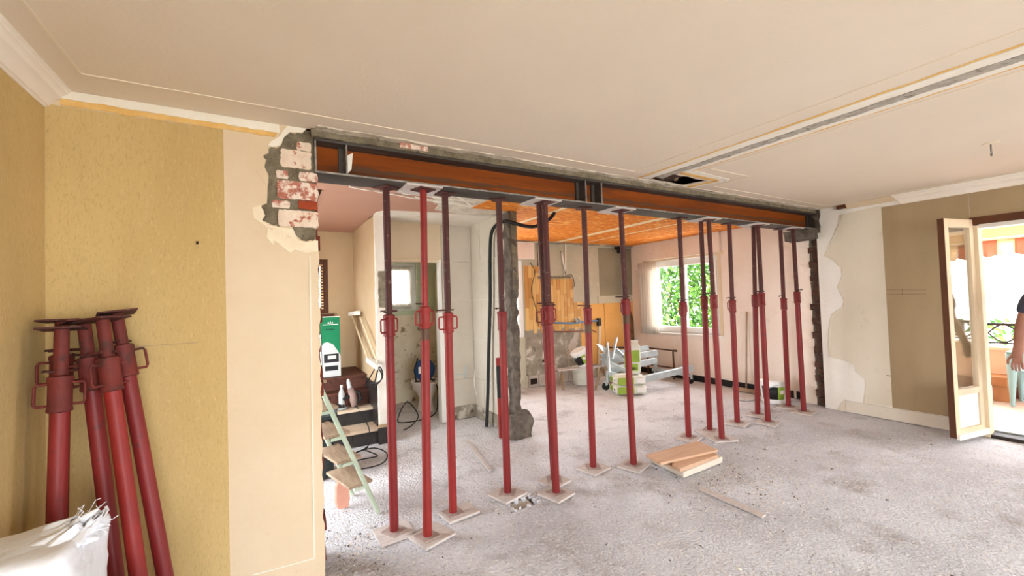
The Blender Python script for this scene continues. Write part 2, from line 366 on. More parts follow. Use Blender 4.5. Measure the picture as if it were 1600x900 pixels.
# ---- near-room ceiling, broken open beside the beam
hl = [onz(x, y, CZ) for x, y in [(1006, 281), (1020, 276), (1032, 272), (1049, 270), (1062, 275), (1075, 276), (1087, 280), (1098, 281), (1107, 283.5), (1088, 287), (1062, 292), (1050, 291), (1036, 289.5), (1022, 285)]]
ceil = struct(MB().prism([(XL - .2, YB - .2, CZ), (XR + .3, YB - .2, CZ), (XR + .3, 2.81, CZ), (XL - .2, 2.81, CZ)], (0, 0, .014), [hl]).build('ceiling', m_ceil))
hc = sum(hl, V()) / len(hl)
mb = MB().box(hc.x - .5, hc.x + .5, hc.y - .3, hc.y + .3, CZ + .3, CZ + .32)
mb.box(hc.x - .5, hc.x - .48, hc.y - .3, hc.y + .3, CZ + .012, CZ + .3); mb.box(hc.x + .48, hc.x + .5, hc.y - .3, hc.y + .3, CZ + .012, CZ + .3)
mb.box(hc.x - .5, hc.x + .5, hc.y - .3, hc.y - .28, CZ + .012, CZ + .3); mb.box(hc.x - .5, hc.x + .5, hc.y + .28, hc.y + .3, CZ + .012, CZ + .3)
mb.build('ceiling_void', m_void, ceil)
roughblock(hc.x - .12, hc.x + .02, hc.y - .1, hc.y + .14, CZ + .03, CZ + .12, .04, .03, 12).build('broken_hollow_block', m_brk_d, ceil)
MB().bar(hc + V((-.1, -.12, .08)), hc + V((.12, .1, .05)), .03, .03).build('lath', m_tread, ceil)
def strip(pts, wd, th, mat, name, parent, z=CZ, seed=1, amp=0):
    """thin strips applied under a ceiling, along a polyline"""
    for a, b in zip(pts[:-1], pts[1:]):
        a, b = V(a), V(b); d = (b - a).normalized(); n = V((-d.y, d.x, 0)) * wd / 2
        if amp:
            k = max(2, int((b - a).length / .06))
            l1 = jag(a + n, b + n, k, amp, n.normalized(), seed); l2 = jag(b - n, a - n, k, amp, n.normalized(), seed + 3)
            lp = l1 + l2
        else: lp = [a + n - d * wd * .4, b + n + d * wd * .4, b - n + d * wd * .4, a - n - d * wd * .4]
        MB().prism([(p.x, p.y, z - th) for p in lp], (0, 0, th + .001)).build(name, mat, parent)
def zc(x, y): return V((x, y, CZ))
strip([zc(-.655, YB), zc(-.655, 2.37), zc(2.59, 2.37), zc(2.59, YB)], .007, .004, m_bead, 'ceiling_bead', ceil)
strip([zc(3.09, YB), zc(3.09, 2.05), zc(3.64, 2.05), zc(3.64, 2.39), zc(5.85, 2.39), zc(5.85, YB)], .007, .004, m_bead, 'ceiling_bead', ceil)
# scar of the removed partition
strip([zc(2.758, 2.5), zc(2.758, YB)], .02, .003, m_glue, 'glue_line', ceil, amp=.006)
strip([zc(2.815, 2.45), zc(2.815, YB)], .09, .005, m_whitecoat, 'filler_band', ceil, amp=.006, seed=4)
strip([zc(2.978, 2.2), zc(2.978, YB)], .055, .006, m_whitecoat, 'filler_band', ceil, amp=.005, seed=9)
strip([zc(3.018, 2.15), zc(3.018, YB)], .02, .004, m_glue, 'glue_line', ceil, amp=.004, seed=12)
mb = roughblock(2.872, 2.948, YB, 2.4, CZ - .006, CZ + .02, .026, .008, 18)
mb.build('mortar_scar', m_scar, ceil)
strip([onz(1072, 266, CZ), onz(1136, 281, CZ), onz(1066, 295, CZ)], .05, .004, m_whitecoat, 'filler_band', ceil, amp=.006, seed=21)
strip([onz(1064, 270, CZ), onz(1122, 282, CZ), onz(1060, 294.5, CZ)], .03, .006, m_glue, 'glue_line', ceil, amp=.006, seed=25)
# ceiling rose with hook
h = onz(1548, 224, CZ)
hk = thing('ceiling_hook', (h.x, h.y, CZ), 'small ceiling hook with round plate above the balcony doorway', 'hook')
MB().lathe((h.x, h.y, CZ - .008), [(.045, .008), (.045, .004), (.03, 0)], 20).build('rose_plate', m_bead, hk, True)
MB().tube([h + V((0, 0, -.005)), h + V((0, 0, -.05)), h + V((.01, 0, -.075)), h + V((0, 0, -.09)), h + V((-.012, 0, -.08))], .005, 8).build('hook_wire', m_steel_edge, hk, True)
# ---- rear ceiling with a stair opening
rc = struct(MB().prism([(XL, 2.8, RZ), (XRR + .15, 2.8, RZ), (XRR + .15, 6.5, RZ), (XL, 6.5, RZ)], (0, 0, .12),
            [[(-.3, 3.82, RZ), (.457, 3.82, RZ), (.457, 4.6, RZ), (-.3, 4.6, RZ)]]).build('ceiling_rear', m_pinkceil))
mb = MB().box(-.35, .5, 3.78, 4.65, RZ + .5, RZ + .52)
mb.box(-.35, -.3, 3.78, 4.65, RZ, RZ + .5); mb.box(.457, .5, 3.78, 4.65, RZ + .1, RZ + .5); mb.box(-.35, .5, 3.78, 3.82, RZ + .1, RZ + .5); mb.box(-.35, .5, 4.6, 4.65, RZ + .1, RZ + .5)
mb.build('stair_opening_box', m_brown, rc)
def cpanel(loop, th, mat, name, par=rc): MB().prism([(x, y, RZ - th) for x, y in loop], (0, 0, th + .002)).build(name, mat, par)
lp = [(1.15, 3.0)] + [(p.x, p.y) for p in jag((1.2, 3.5, 0), (1.5, 3.95, 0), 8, .04, (1, 0, 0), 3)] + [(p.x, p.y) for p in jag((1.55, 4.2, 0), (2.3, 4.35, 0), 8, .03, (0, 1, 0), 5)] + [(2.3, 3.95), (1.9, 3.95), (1.98, 2.95)]
cpanel(lp, .008, m_roughceil, 'scraped_patch')
cpanel([(1.02, 4.55), (1.1, 4.42), (1.9, 4.3), (2.31, 4.28), (2.31, 4.97), (1.02, 4.97)], .012, m_pale, 'pale_ceiling_strip')
for k, (p, q) in enumerate([((.6, 3.62), (1.5, 3.87)), ((1.2, 3.75), (2.1, 3.98)), ((1.05, 3.66), (1.8, 3.72)), ((1.3, 3.3), (1.85, 3.9))]):
    a, b = V((*p, RZ)), V((*q, RZ)); strip([a, b], .022, .01, m_whitecoat, 'plaster_ridge', rc, RZ, 40 + k, .012)
# chip boards with pale battens between
bx = [1.92, 2.77, 2.86, 4.3, 4.47, 4.92, 4.98, 6.27]
ysplit = [2.85, 4.4, 5.95]
for (a, b, mt, th, nm) in [(1.92, 2.77, m_osb, .012, 'chipboard_sheet'), (2.77, 2.85, m_batten, .009, 'batten'), (2.85, 4.33, m_osb, .012, 'chipboard_sheet'), (4.33, 4.48, m_batten, .009, 'batten'),
                           (4.48, 4.92, m_osb, .012, 'chipboard_sheet'), (4.92, 4.99, m_batten, .009, 'batten'), (4.99, 6.27, m_osb, .012, 'chipboard_sheet')]:
    for y0, y1 in ((2.85, 4.398), (4.402, 5.94)):
        if a < 2 and y0 > 4: a2 = 2.42
        else: a2 = a
        if a < 2 and y0 < 4:
            cpanel([(1.92, 2.85), (2.768, 2.85), (2.768, 4.398), (2.42, 4.398), (2.42, 3.96), (1.86, 3.96)], th, mt, nm)
        elif 2.8 < a < 4 or a > 4.9 and mt is m_osb:
            mid = (a + b) / 2
            cpanel([(a + .002, y0), (mid - .002, y0), (mid - .002, y1), (a + .002, y1)], th, mt, nm); cpanel([(mid + .002, y0), (b - .002, y0), (b - .002, y1), (mid + .002, y1)], th, mt, nm)
        else: cpanel([(a2 + .002, y0), (b - .002, y0), (b - .002, y1), (a2 + .002, y1)], th, mt, nm)
mb = roughblock(2.42, 6.25, 5.86, 5.94, RZ - .03, RZ - .005, .05, .012, 9); mb.build('mortar_edge', m_cement, rc)

# ---- left wall
wl = struct(B(XL - .2, XL, YB, 2.85, 0, CZ).build('wall_left', m_paper))
# ---- wall behind the viewer, with two wide windows
wb = root('wall_behind', 'cream wall behind the viewpoint with two windows', 'wall')
for b_ in [(XL, -.6, 0, CZ), (2.4, 4.0, 0, CZ), (5.1, XR, 0, CZ), (-.6, 2.4, 2.3, CZ), (4.0, 5.1, 2.2, CZ), (-.6, 2.4, 0, .12), (4.0, 5.1, 0, .95)]:
    B(b_[0], b_[1], YB - .2, YB, b_[2], b_[3]).build('wall_section', m_cream, wb)
def window(name, label, plane, a0, a1, z0, z1, d, leafs, mat=m_white2, fw=.06, swap=False):
    """window in a wall; swap False: along X at depth plane, True: along Y at X=plane"""
    o = root(name, label, 'window')
    def bx_(a, b, c, e, t0, t1):
        return B(a, b, plane + t0, plane + t1, c, e) if not swap else B(plane + t0, plane + t1, a, b, c, e)
    f = bx_(a0, a0 + fw, z0, z1, 0, d); bx = bx_(a1 - fw, a1, z0, z1, 0, d); f.add(bx.v, bx.f)
    for q in (bx_(a0 + fw, a1 - fw, z0, z0 + fw, 0, d), bx_(a0 + fw, a1 - fw, z1 - fw, z1, 0, d)): f.add(q.v, q.f)
    f.build('window_frame', mat, o, bevel=.004)
    wdt = (a1 - a0 - 2 * fw) / leafs
    for i in range(leafs):
        x0, x1 = a0 + fw + i * wdt, a0 + fw + (i + 1) * wdt; s_ = fw * .8
        g = bx_(x0 + .002, x0 + s_, z0 + fw, z1 - fw, -.01, d * .7)
        for q in (bx_(x1 - s_, x1 - .002, z0 + fw, z1 - fw, -.01, d * .7), bx_(x0 + s_, x1 - s_, z0 + fw, z0 + fw + s_, -.01, d * .7), bx_(x0 + s_, x1 - s_, z1 - fw - s_, z1 - fw, -.01, d * .7)): g.add(q.v, q.f)
        sash = g.build('sash', mat, o, bevel=.004)
        bx_(x0 + s_, x1 - s_, z0 + fw + s_, z1 - fw - s_, d * .3, d * .3 + .006).build('pane', m_glass, sash)
    return o
window('window_1', 'wide white window behind the viewpoint', YB - .12, -.6, 2.4, .12, 2.3, .08, 4)
window('window_2', 'smaller white window behind the viewpoint', YB - .12, 4.0, 5.1, .95, 2.2, .08, 2)

# ---- the stub of the demolished wall with its brick showing
st = root('wall_stub', 'wall stub in cream plaster and olive paper with broken brick corner', 'wall', (-.3, 2.7, 0))
B(XL, .245, 2.605, 2.83, 0, CZ).build('brick_core', m_mortar, st)
def Z1(x, y): return ony(380 + x / 4.089, 180 + y / 4.089, YW)         # points measured on the face of the stub
edge = [(443, 78), (400, 85), (375, 112), (345, 104), (330, 118), (300, 108), (270, 115), (258, 138), (245, 150), (250, 175), (240, 190), (215, 208), (200, 206), (180, 196), (160, 215), (162, 240), (130, 255), (128, 272), (148, 282), (138, 300), (132, 330), (160, 382), (158, 430), (155, 480), (152, 560), (118, 575), (116, 590), (132, 610), (124, 622), (136, 645), (116, 660), (130, 685), (150, 700), (175, 708), (210, 704), (222, 712), (255, 705), (290, 715), (314, 712), (318, 750), (345, 775), (375, 800), (405, 806), (430, 798), (445, 802), (462, 790), (480, 830)]
ep = [Z1(*p) for p in edge]
x_open = .252
pl = [V((XL, YW, 0))] + jag((x_open, YW, 0), (x_open, YW, ep[-1].z), 40, .006, (1, 0, 0), 5) + [p for p in reversed(ep)] + [V((XL, YW, CZ))]
pl = [V((p.x, YW, min(max(p.z, 0), CZ))) for p in pl]
MB().prism(pl, (0, .027, 0)).build('plaster_coat', m_cream, st)
# torn skim round the break (thin lifted plaster)
rim = [Z1(x, y) for x, y in [(60, 590), (110, 575), (140, 640), (120, 672), (205, 712), (320, 730), (350, 800), (400, 812), (478, 800), (478, 870), (400, 880), (330, 860), (300, 880), (200, 800), (190, 830), (150, 780), (160, 720), (70, 660)]]
MB().prism([(p.x, YW - .004, p.z) for p in rim], (0, .004, 0)).build('lifted_skim', m_skim, st)
rim = [Z1(x, y) for x, y in [(75, 300), (105, 285), (130, 270), (145, 290), (136, 330), (162, 385), (160, 440), (150, 450), (110, 400), (85, 350)]]
MB().prism([(p.x, YW - .003, p.z) for p in rim], (0, .003, 0)).build('lifted_skim', m_cream, st)
rim = [Z1(x, y) for x, y in [(240, 190), (185, 205), (160, 195), (175, 170), (235, 135), (255, 100), (285, 68), (350, 72), (405, 75), (380, 112), (300, 108), (262, 140)]]
MB().prism([(p.x, YW - .003, min(p.z, CZ - .001)) for p in rim], (0, .003, 0)).build('lifted_skim', m_whitecoat, st)
# raised line and skirting scar on the bare plaster
for a, b in (((484, 400), (491, 872)), ((491, 872), (395, 898))):
    MB().bar(ony(*a, YW - .001), ony(*b, YW - .001), .006, .006, (0, 1, 0)).build('plaster_ridge', m_whitecoat, st)
# mortar field and single bricks in the break
mf = roughblock(.0, .238, 2.599, 2.62, 1.72, 2.492, .018, .006, 34, 4)
mf.build('mortar_bed', m_mortar, st)
for (x0, y0, x1, y1, mt, pr) in [(340, 172, 438, 222, m_brk_w, .002), (236, 232, 436, 328, m_brk_w, .008), (206, 350, 292, 400, m_brk_p, .002), (354, 368, 478, 418, m_brk_p, .008), (214, 434, 480, 530, m_brk_p, .010),
                                 (180, 543, 304, 588, m_brk_p, .004), (350, 550, 478, 598, m_brk_r, .003), (220, 614, 482, 710, m_brk_w, .010), (440, 815, 484, 862, m_brk_r, .002)]:
    a, b = Z1(x0, y1), Z1(x1, y0)
    lp = []
    cs_ = [V((a.x, 0, a.z)), V((b.x, 0, a.z)), V((b.x, 0, b.z)), V((a.x, 0, b.z))]
    for i in range(4):
        p, q = cs_[i], cs_[(i + 1) % 4]; n_ = max(3, int((q - p).length / .012)); nr_ = V((-(q - p).z, 0, (q - p).x)).normalized()
        for t_ in range(n_):
            e_ = p.lerp(q, t_ / n_) ; cut = .006 if t_ == 0 else 0
            lp.append(e_ + nr_ * (noise.noise(e_ * 60 + V((x0, 0, y0))) * .006 + .003) + ((cs_[(i + 2) % 4] - e_).normalized() * cut))
    MB().prism([(p.x, 2.594 - pr, p.z) for p in lp], (0, .05, 0)).build('brick', mt, st, bevel=.003)
# broken brick ends down the reveal
z = .04; k = 0
while z < 2.2:
    hgt = .085; ex = random.choice([.258, .262, .266, .272])
    roughblock(.2, ex, 2.66, 2.825, z, z + hgt - .004, .03, .005, 25, k).build('brick', m_brk_e, st); z += hgt; k += 1
# olive paper on the left bay and strips left by the removed cornice
B(XL + .001, -.183, YW - .0025, YW, 0, 2.425).build('wallpaper', m_paper, st)
a = jag((XL + .05, 0, 2.43), (.05, 0, 2.425), 24, .004, (0, 0, 1), 3); b = jag((.06, 0, 2.45), (XL + .05, 0, 2.46), 24, .004, (0, 0, 1), 8)
MB().prism([(p.x, YW - .004, p.z) for p in a + b], (0, .003, 0)).build('glue_line', m_glue, st)
MB().prism([(p.x, YW - .003, p.z) for p in jag((XL + .05, 0, 2.46), (.075, 0, 2.452), 20, .003, (0, 0, 1), 9)] + [(.07, YW - .003, 2.497), (XL + .05, YW - .003, 2.497)], (0, .002, 0)).build('filler_band', m_whitecoat, st)
B(-.302, -.292, YW - .006, YW - .002, 1.825, 1.84).build('keyhole_mark', m_void, st)
B(-.75, -.3, YW - .004, YW - .0025, 1.335, 1.338).build('paper_seam', m_paper2, st)

# ---- cornices (named trims)
def cornice(prof, y0, y1, x, sgn, name, lab, mat=m_cornice, cut=0.):
    mb = MB(); n = len(prof)
    for y, sl in ((y0, 0), (y1, cut)):
        mb.v += [(x + sgn * px, y - sl * px, CZ - pz) for px, pz in prof]
    mb.f = [(i, (i + 1) % n, n + (i + 1) % n, n + i) for i in range(n)] + [tuple(range(n - 1, -1, -1)), tuple(range(n, 2 * n))]
    o = mb.build(name, mat, smooth=True, recalc=True); return struct(o, lab, 'cornice')
prof = [(0, 0), (.085, 0), (.085, .008), (.078, .012), (.076, .02), (.066, .024), (.06, .03), (.055, .036), (.056, .043), (.04, .05), (.028, .062), (.02, .075), (.016, .083), (.008, .085), (.006, .092), (0, .092)]
cornice(prof, YB, YW - .003, XL, 1, 'trim_1', 'white moulded cornice along the top of the left wall')
cornice([(p * 1.15, q * 1.1) for p, q in prof], YB, 1.74, XR, -1, 'trim_2', 'white moulded cornice above the balcony doorway', cut=-.6)
struct(MB().prism([(XR, 1.75, CZ), (XR - .05, 1.75, CZ), (XR - .045, 1.75, CZ - .015), (XR - .012, 1.75, CZ - .05), (XR, 1.75, CZ - .055)], (0, .5, 0)).build('trim_3', m_cream), 'broken thin remnant of cornice beside the beam end', 'cornice')
o = B(XR - .06, XR - .005, 2.24, 2.33, CZ - .045, CZ - .003).rough(.004, 30).build('wood_block', m_brown); tag(o, 'small brown wooden block under the ceiling near the beam end', 'wood block')

# ---- the right wall: lining with torn paper, then the balcony doorway
DY0, DY1, DZ = -.62, 1.24, 2.07
rwall = root('wall_right', 'right wall with torn lining paper and olive paper', 'wall', (XR, 1, 0))
B(XR, XR + .09, DY1, YW, 0, CZ).build('lining_wall', m_bare, rwall)
B(XR + .09, XR + .3, DY1, YW + .0, 0, CZ).build('masonry_core', m_mortar, rwall)
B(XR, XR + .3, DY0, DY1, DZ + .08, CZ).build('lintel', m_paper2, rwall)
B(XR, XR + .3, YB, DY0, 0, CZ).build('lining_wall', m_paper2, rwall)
def Z5(x, y): return onx(1220 + x / 2.727, 320 + y / 2.727, XR)
tear = [(246, 44), (245, 80), (228, 118), (210, 160), (196, 195), (185, 218), (205, 228), (225, 240), (243, 258), (257, 268), (258, 285), (262, 300), (250, 330), (240, 350), (250, 368), (256, 382), (264, 395), (268, 408), (262, 436), (238, 450), (215, 467), (208, 500), (204, 525), (202, 590), (206, 648), (240, 655), (268, 662), (290, 672), (306, 678), (318, 698), (316, 706), (338, 724), (358, 742), (360, 760), (358, 800), (352, 846)]
tp = [Z5(*p) for p in tear]
yb = 1.922
lp = [V((XR, p.y, p.z)) for p in tp] + [V((XR, yb, .15)), V((XR, yb, 2.42))]
MB().prism([(XR - .004, p.y, p.z) for p in lp], (.004, 0, 0)).build('lining_paper', m_backing, rwall)
# curled strip of paper along the tear
curl = MB(); n = len(tp)
for i, p in enumerate(tp):
    k = .005 + .008 * abs(noise.noise(V((i * .37, 2, 0))))
    for dx, dy in ((.004, 0), (k, -.002), (k * 1.2, -.014), (k * .8, -.026), (.004, -.032)): curl.v.append((XR - dx, p.y + dy, p.z))
for i in range(n - 1):
    for j in range(4): curl.f.append((i * 5 + j, i * 5 + j + 1, i * 5 + 5 + j + 1, i * 5 + 5 + j))
curl.build('curled_paper_edge', m_backing, rwall, True)
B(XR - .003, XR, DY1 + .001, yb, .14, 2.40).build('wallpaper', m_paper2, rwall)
for a, b in (((1385, 453), (1447, 453)), ((1385, 460), (1447, 459)), ((1410, 451), (1410, 461))):
    MB().bar(onx(*a, XR - .0035), onx(*b, XR - .0035), .003, .003, (1, 0, 0)).build('pencil_mark', m_brownm, rwall)
B(XR - .006, XR - .003, onx(1383, 577, XR).y - .05, yb + .04, .49, .497).build('paper_tear', m_brownm, rwall)
# baseboard
struct(B(XR - .02, XR, DY1 + .03, 2.36, 0, .135).build('baseboard_right', m_pale, bevel=.004), 'white skirting board under the torn paper', 'baseboard')
MB().prism([(XR - .012, 2.36, 0), (XR - .012, 2.46, 0), (XR - .012, 2.42, .07), (XR - .012, 2.36, .15)], (.012, 0, 0)).build('plaster_flake', m_pale, rwall)
# broken brick strip beside it, each brick proud by its own amount
zz = .03; k = 0
while zz < 2.1:
    hgt = .092; inset = random.uniform(.0, .03)
    roughblock(XR + .05 + inset, XR + .2, YW + .005, YW + .09 + (.05 if k % 2 else .0) * random.uniform(.5, 1), zz, zz + hgt - .012, .03, .008, 24, k).build('brick', m_brk_d, rwall); zz += hgt; k += 1
roughblock(XR + .09, XR + .2, YW, 2.715, 0, RZ, .06, .008, 10).build('mortar_bed', m_dmortar, rwall)
roughblock(XR + .085, XR + .26, 2.71, 2.9, 0, 2.2, .04, .012, 9, 7).build('plaster_return', m_pink, rwall)
# ---- rear right wall with window 3
rr = root('wall_rear_right', 'pinkish plaster wall with window in the rear room', 'wall', (XRR, 4, 0))
WY0, WY1, WZ0, WZ1 = 4.1, 5.5, .8, 2.1
for y0, y1, z0, z1 in [(2.8, WY0, 0, RZ), (WY1, 6.2, 0, RZ), (WY0, WY1, 0, WZ0), (WY0, WY1, WZ1, RZ)]:
    B(XRR, XRR + .3, y0, y1, z0, z1).build('wall_section', m_pink, rr)
B(XRR - .05, XRR, 4.03, 5.62, 2.14, RZ - .01).build('shutter_box', m_pink, rr, bevel=.006)
B(XRR - .03, XRR, 5.62, 5.9, 1.98, RZ - .01).build('cream_patch', m_pink, rr)
B(XRR - .012, XRR, 3.99, 5.64, 2.105, 2.14).build('ledge', m_cream, rr)
B(XRR - .05, XRR + .1, 4.05, 5.56, WZ0 - .035, WZ0).build('window_sill', m_white, rr, bevel=.005)
for y0, y1 in ((4.045, 4.1), (5.5, 5.55)): B(XRR - .012, XRR, y0, y1, WZ0, 2.105).build('window_architrave', m_cream, rr)
window('window_3', 'white casement window with greenery outside, rear room', XRR + .06, WY0, WY1, WZ0, WZ1, .07, 2, swap=True)
for y0, y1 in ((2.87, 3.02), (3.06, 5.9)):
    struct(B(XRR - .015, XRR, y0, y1, 0, .1).build('baseboard_rear', m_black), 'black skirting along the rear right wall', 'baseboard')
# ---- rear kitchen wall
kw = root('wall_kitchen', 'stripped kitchen wall with yellow tiles, bare cement and grey plaster', 'wall', (4.5, YK, 0))
def K(x, y): return ony(x, y, YK)
for x0, x1, z0, z1 in [(2.3, 2.46, 0, RZ), (3.72, XRR + .1, 0, RZ), (2.46, 3.72, 0, .85), (2.46, 3.72, 2.15, RZ)]:
    B(x0, x1, YK, YK + .25, z0, z1).build('wall_section', m_greyw, kw)
window('window_4', 'small white window half hidden behind the cracked pillar', YK + .02, 2.46, 3.72, .85, 2.15, .07, 2)
B(2.5, 3.93, YK - .06, YK, 2.16, RZ - .02).build('shutter_box', m_pink, kw, bevel=.006)
B(4.02, 4.035, YK - .012, YK, 2.0, RZ - .02).build('conduit', m_dmortar, kw)
# yellow tiles laid upright, each its own piece
k = 0; x = 3.74
tw = .074
while x < 5.05:
    ztop = 2.05 if x < 4.0 else (1.83 if x < 4.72 else (1.40 if x < 5.0 else 1.1)); zb = .93 + random.uniform(-.04, .05)
    z1 = ztop; off = [.36, .2, .3, .12][k % 4]
    while z1 > zb + .02:
        z0 = max(z1 - off, zb); off = .36 if x < 4.5 else .14
        if not (x < 3.8 and z0 > 1.9):
            B(x, x + tw - .005, YK - .012 - random.uniform(0, .004), YK, z0 + .004, z1).build('tile', random.choice(m_tile), kw)
        z1 = z0
    x += tw; k += 1
roughblock(3.72, 4.98, YK - .006, YK + .01, .2, .96, .05, .006, 12, 3).build('bare_cement', m_cement, kw)
B(4.0, 4.72, YK - .02, YK, 1.835, 1.875).rough(.006, 20).build('mortar_ledge', m_mortar, kw)
# ochre lower wall, grey upper patches
zc_ = 1.36
B(5.06, XRR, YK - .008, YK, .3, zc_).build('ochre_panel', m_orange, kw)
B(4.92, 5.3, YK - .011, YK, .25, .84).build('ochre_panel', m_orange, kw)
B(5.50, 5.53, YK - .02, YK, .3, zc_).build('ochre_batten', m_orange, kw)
a, b = K(943, 470), K(1002, 398)
B(5.42, XRR, YK - .006, YK, 1.50, 2.42).build('grey_patch', m_greyd, kw)
B(5.36, 6.0, YK - .012, YK, zc_ + .002, 1.50).build('filler_patch', m_greyw, kw)
sl = [K(x, y) for x, y in [(983, 478), (990, 500), (993, 520), (1000, 540), (1006, 565), (1003, 585), (978, 580), (982, 545), (978, 520)]]
MB().prism([(p.x if p.x < XRR else XRR - .003, YK - .014, max(p.z, .01)) for p in sl], (0, .008, 0)).build('soot_stain', m_soot, kw)
# white plastered chase with two pipe ends
a = jag((4.07, 0, .36), (4.07, 0, 1.08), 14, .014, (1, 0, 0), 2); b = jag((4.15, 0, 1.08), (4.15, 0, .36), 14, .014, (1, 0, 0), 6)
MB().prism([(p.x, YK - .016, p.z) for p in a + b], (0, .012, 0)).build('plastered_chase', m_whitecoat, kw)
for zz in (.42, 1.06): MB().cyl((4.075, YK - .05, zz), (4.075, YK, zz), .022).build('pipe_stub', m_black, kw, True)
a = jag((4.55, 0, .42), (4.78, 0, .95), 12, .05, (1, 0, 0), 12); b = jag((4.9, 0, .93), (4.74, 0, .38), 12, .05, (1, 0, 0), 16)
MB().prism([(p.x, YK - .014, p.z) for p in a + b], (0, .008, 0)).build('filler_patch', m_block, kw)
x = 3.75
for k in range(6):
    B(x, x + .19, YK - .03 - random.uniform(0, .015), YK, .01, .2).rough(.006, 14, k).build('block', m_block, kw); x += .205
B(3.78, 3.9, YK - .05, YK - .02, .06, .15).rough(.012, 20).build('broken_hole', m_void, kw)
# wires and pipes on the kitchen wall
def wire(pts, r, name, mat, par, n=6):
    P = [V(p) for p in pts]; out = []
    for i in range(len(P) - 1):
        p0, p1, p2, p3 = P[max(i - 1, 0)], P[i], P[i + 1], P[min(i + 2, len(P) - 1)]
        for k in range(6):
            t = k / 6
            out.append(.5 * ((2 * p1) + (p2 - p0) * t + (2 * p0 - 5 * p1 + 4 * p2 - p3) * t * t + (3 * p1 - p0 - 3 * p2 + p3) * t ** 3))
    out.append(P[-1]); return MB().tube(out, r, n).build(name, mat, par, True)
KF = lambda x, y, d=.03: K(x, y) + V((0, -d, 0))
wire([KF(827, 411), KF(834, 425), KF(829, 452), KF(834, 475), KF(838, 490), KF(840, 510)], .006, 'wire', m_black, kw)
wire([KF(874, 392), KF(878, 415), KF(883, 430), KF(892, 430), KF(896, 445), KF(893, 450)], .006, 'wire', m_brownm, kw)
MB().bar(KF(876, 395, .01), KF(883, 430, .01), .05, .012, (0, 1, 0)).build('filler_patch', m_whitecoat, kw)
MB().bar(KF(883, 378, .01), KF(883, 432, .01), .02, .012, (0, 1, 0)).build('conduit', m_white, kw)
p = thing('water_pipe', KF(900, 502), 'blue water pipe with fittings across the yellow tiles', 'pipe')
MB().tube([KF(864, 504, .05), KF(890, 505, .05), KF(915, 502, .05), KF(932, 501, .05)], .016, 10).build('blue_pipe', m_bluep, p, True)
for px in (897, 902): MB().cyl(KF(px, 502, .09), KF(px, 498, .02), .02).build('valve', m_galv, p, True)
MB().obox(KF(933, 503, .05), (.03, 0, 0), (0, .03, 0), (0, 0, .07)).build('wall_box', m_black, p)
p = tag(MB().tube([KF(860, 518, .04), KF(890, 518, .04), KF(922, 515, .04), KF(929, 519, .05)], .012, 8).build('copper_pipe', m_copper, None, True), 'copper pipe running under the blue pipe on the tiles', 'pipe')
a, b = K(936, 505), K(930, 590)
tag(MB().bar(KF(936, 508, .02), KF(934, 585, .02), .05, .02, (0, 1, 0)).build('pipe_casing', m_cream), 'cream upright casing below the black wall box', 'pipe casing')
p = K(962, 390)
sp = thing('wall_lamp', p, 'small black spotlight high on the grey kitchen wall', 'lamp')
MB().obox(p + V((0, -.02, .03)), (.03, 0, 0), (0, .02, 0), (0, 0, .03)).build('bracket', m_black, sp)
MB().cyl(p + V((.03, -.04, .05)), p + V((-.03, -.12, -.06)), .035, .045).build('lamp_head', m_black, sp, True)

# ---- partition and pillar in the middle, wall of large plaster blocks
PX = 2.31
mid = root('wall_partition', 'grey-white partition of large plaster blocks with broken end', 'wall', (PX, 4.5, 0))
B(PX + .012, PX + .1, 4.03, 6.3, 0, RZ).build('partition_core', m_pale, mid)
for r in range(5):
    z0, z1 = r * .5 + .004, min((r + 1) * .5 - .003, RZ)
    yb_ = 4.5 if r % 2 else 4.7
    for y0, y1 in ((4.03, yb_ - .003), (yb_ + .003, 4.965)):
        B(PX + random.uniform(0, .003), PX + .02, y0, y1, z0, z1).build('plaster_block', m_blockw, mid)
roughblock(PX - .02, PX + .07, 3.93, 4.06, .2, RZ - .01, .035, .022, 9, 2).build('broken_mortar_end', m_dmortar, mid)
roughblock(PX + .015, PX + .085, 3.925, 4.0, 1.6, RZ - .01, .05, .004, 9, 8).build('smooth_mortar_face', m_mortar, mid)
roughblock(PX - .1, PX + .16, 3.86, 4.08, .0, .24, .04, .035, 8, 6).build('rubble_foot', m_dmortar, mid)
roughblock(PX - .012, PX + .02, 4.05, 4.965, .0, .15, .04, .008, 14, 11).build('bare_skirting', m_cement, mid)
fw_ = root('wall_toilet_front', 'pale wall with doorway into the toilet', 'wall', (1.8, 4.97, 0))
B(1.105, 1.2, 4.97, 5.05, 0, RZ).build('wall_section', m_stairw, fw_)
B(1.2, 1.9, 4.97, 5.05, 2.02, RZ).build('wall_section', m_cream, fw_)
B(1.9, PX + .02, 4.982, 5.05, 0, RZ).build('wall_section', m_pale, fw_)
for r in range(5):
    B(1.905, PX - .002, 4.97 - random.uniform(0, .003), 4.99, r * .5 + .004, min((r + 1) * .5 - .003, RZ)).build('plaster_block', m_blockw, fw_)
roughblock(1.93, PX, 4.955, 4.985, 0, .16, .04, .008, 14, 15).build('bare_skirting', m_cement, fw_)
d = root('door_1', 'stripped white door frame of the toilet', 'door frame', (1.85, 4.95, 0))
B(1.84, 1.905, 4.93, 5.06, 0, 1.36).build('door_jamb', m_white, d, bevel=.004)
B(1.862, 1.89, 4.95, 5.05, 1.36, 2.02).build('door_jamb', m_white, d, bevel=.004)
B(1.2, 1.9, 4.955, 5.05, 1.99, 2.03).build('door_head', m_cream, d, bevel=.004)
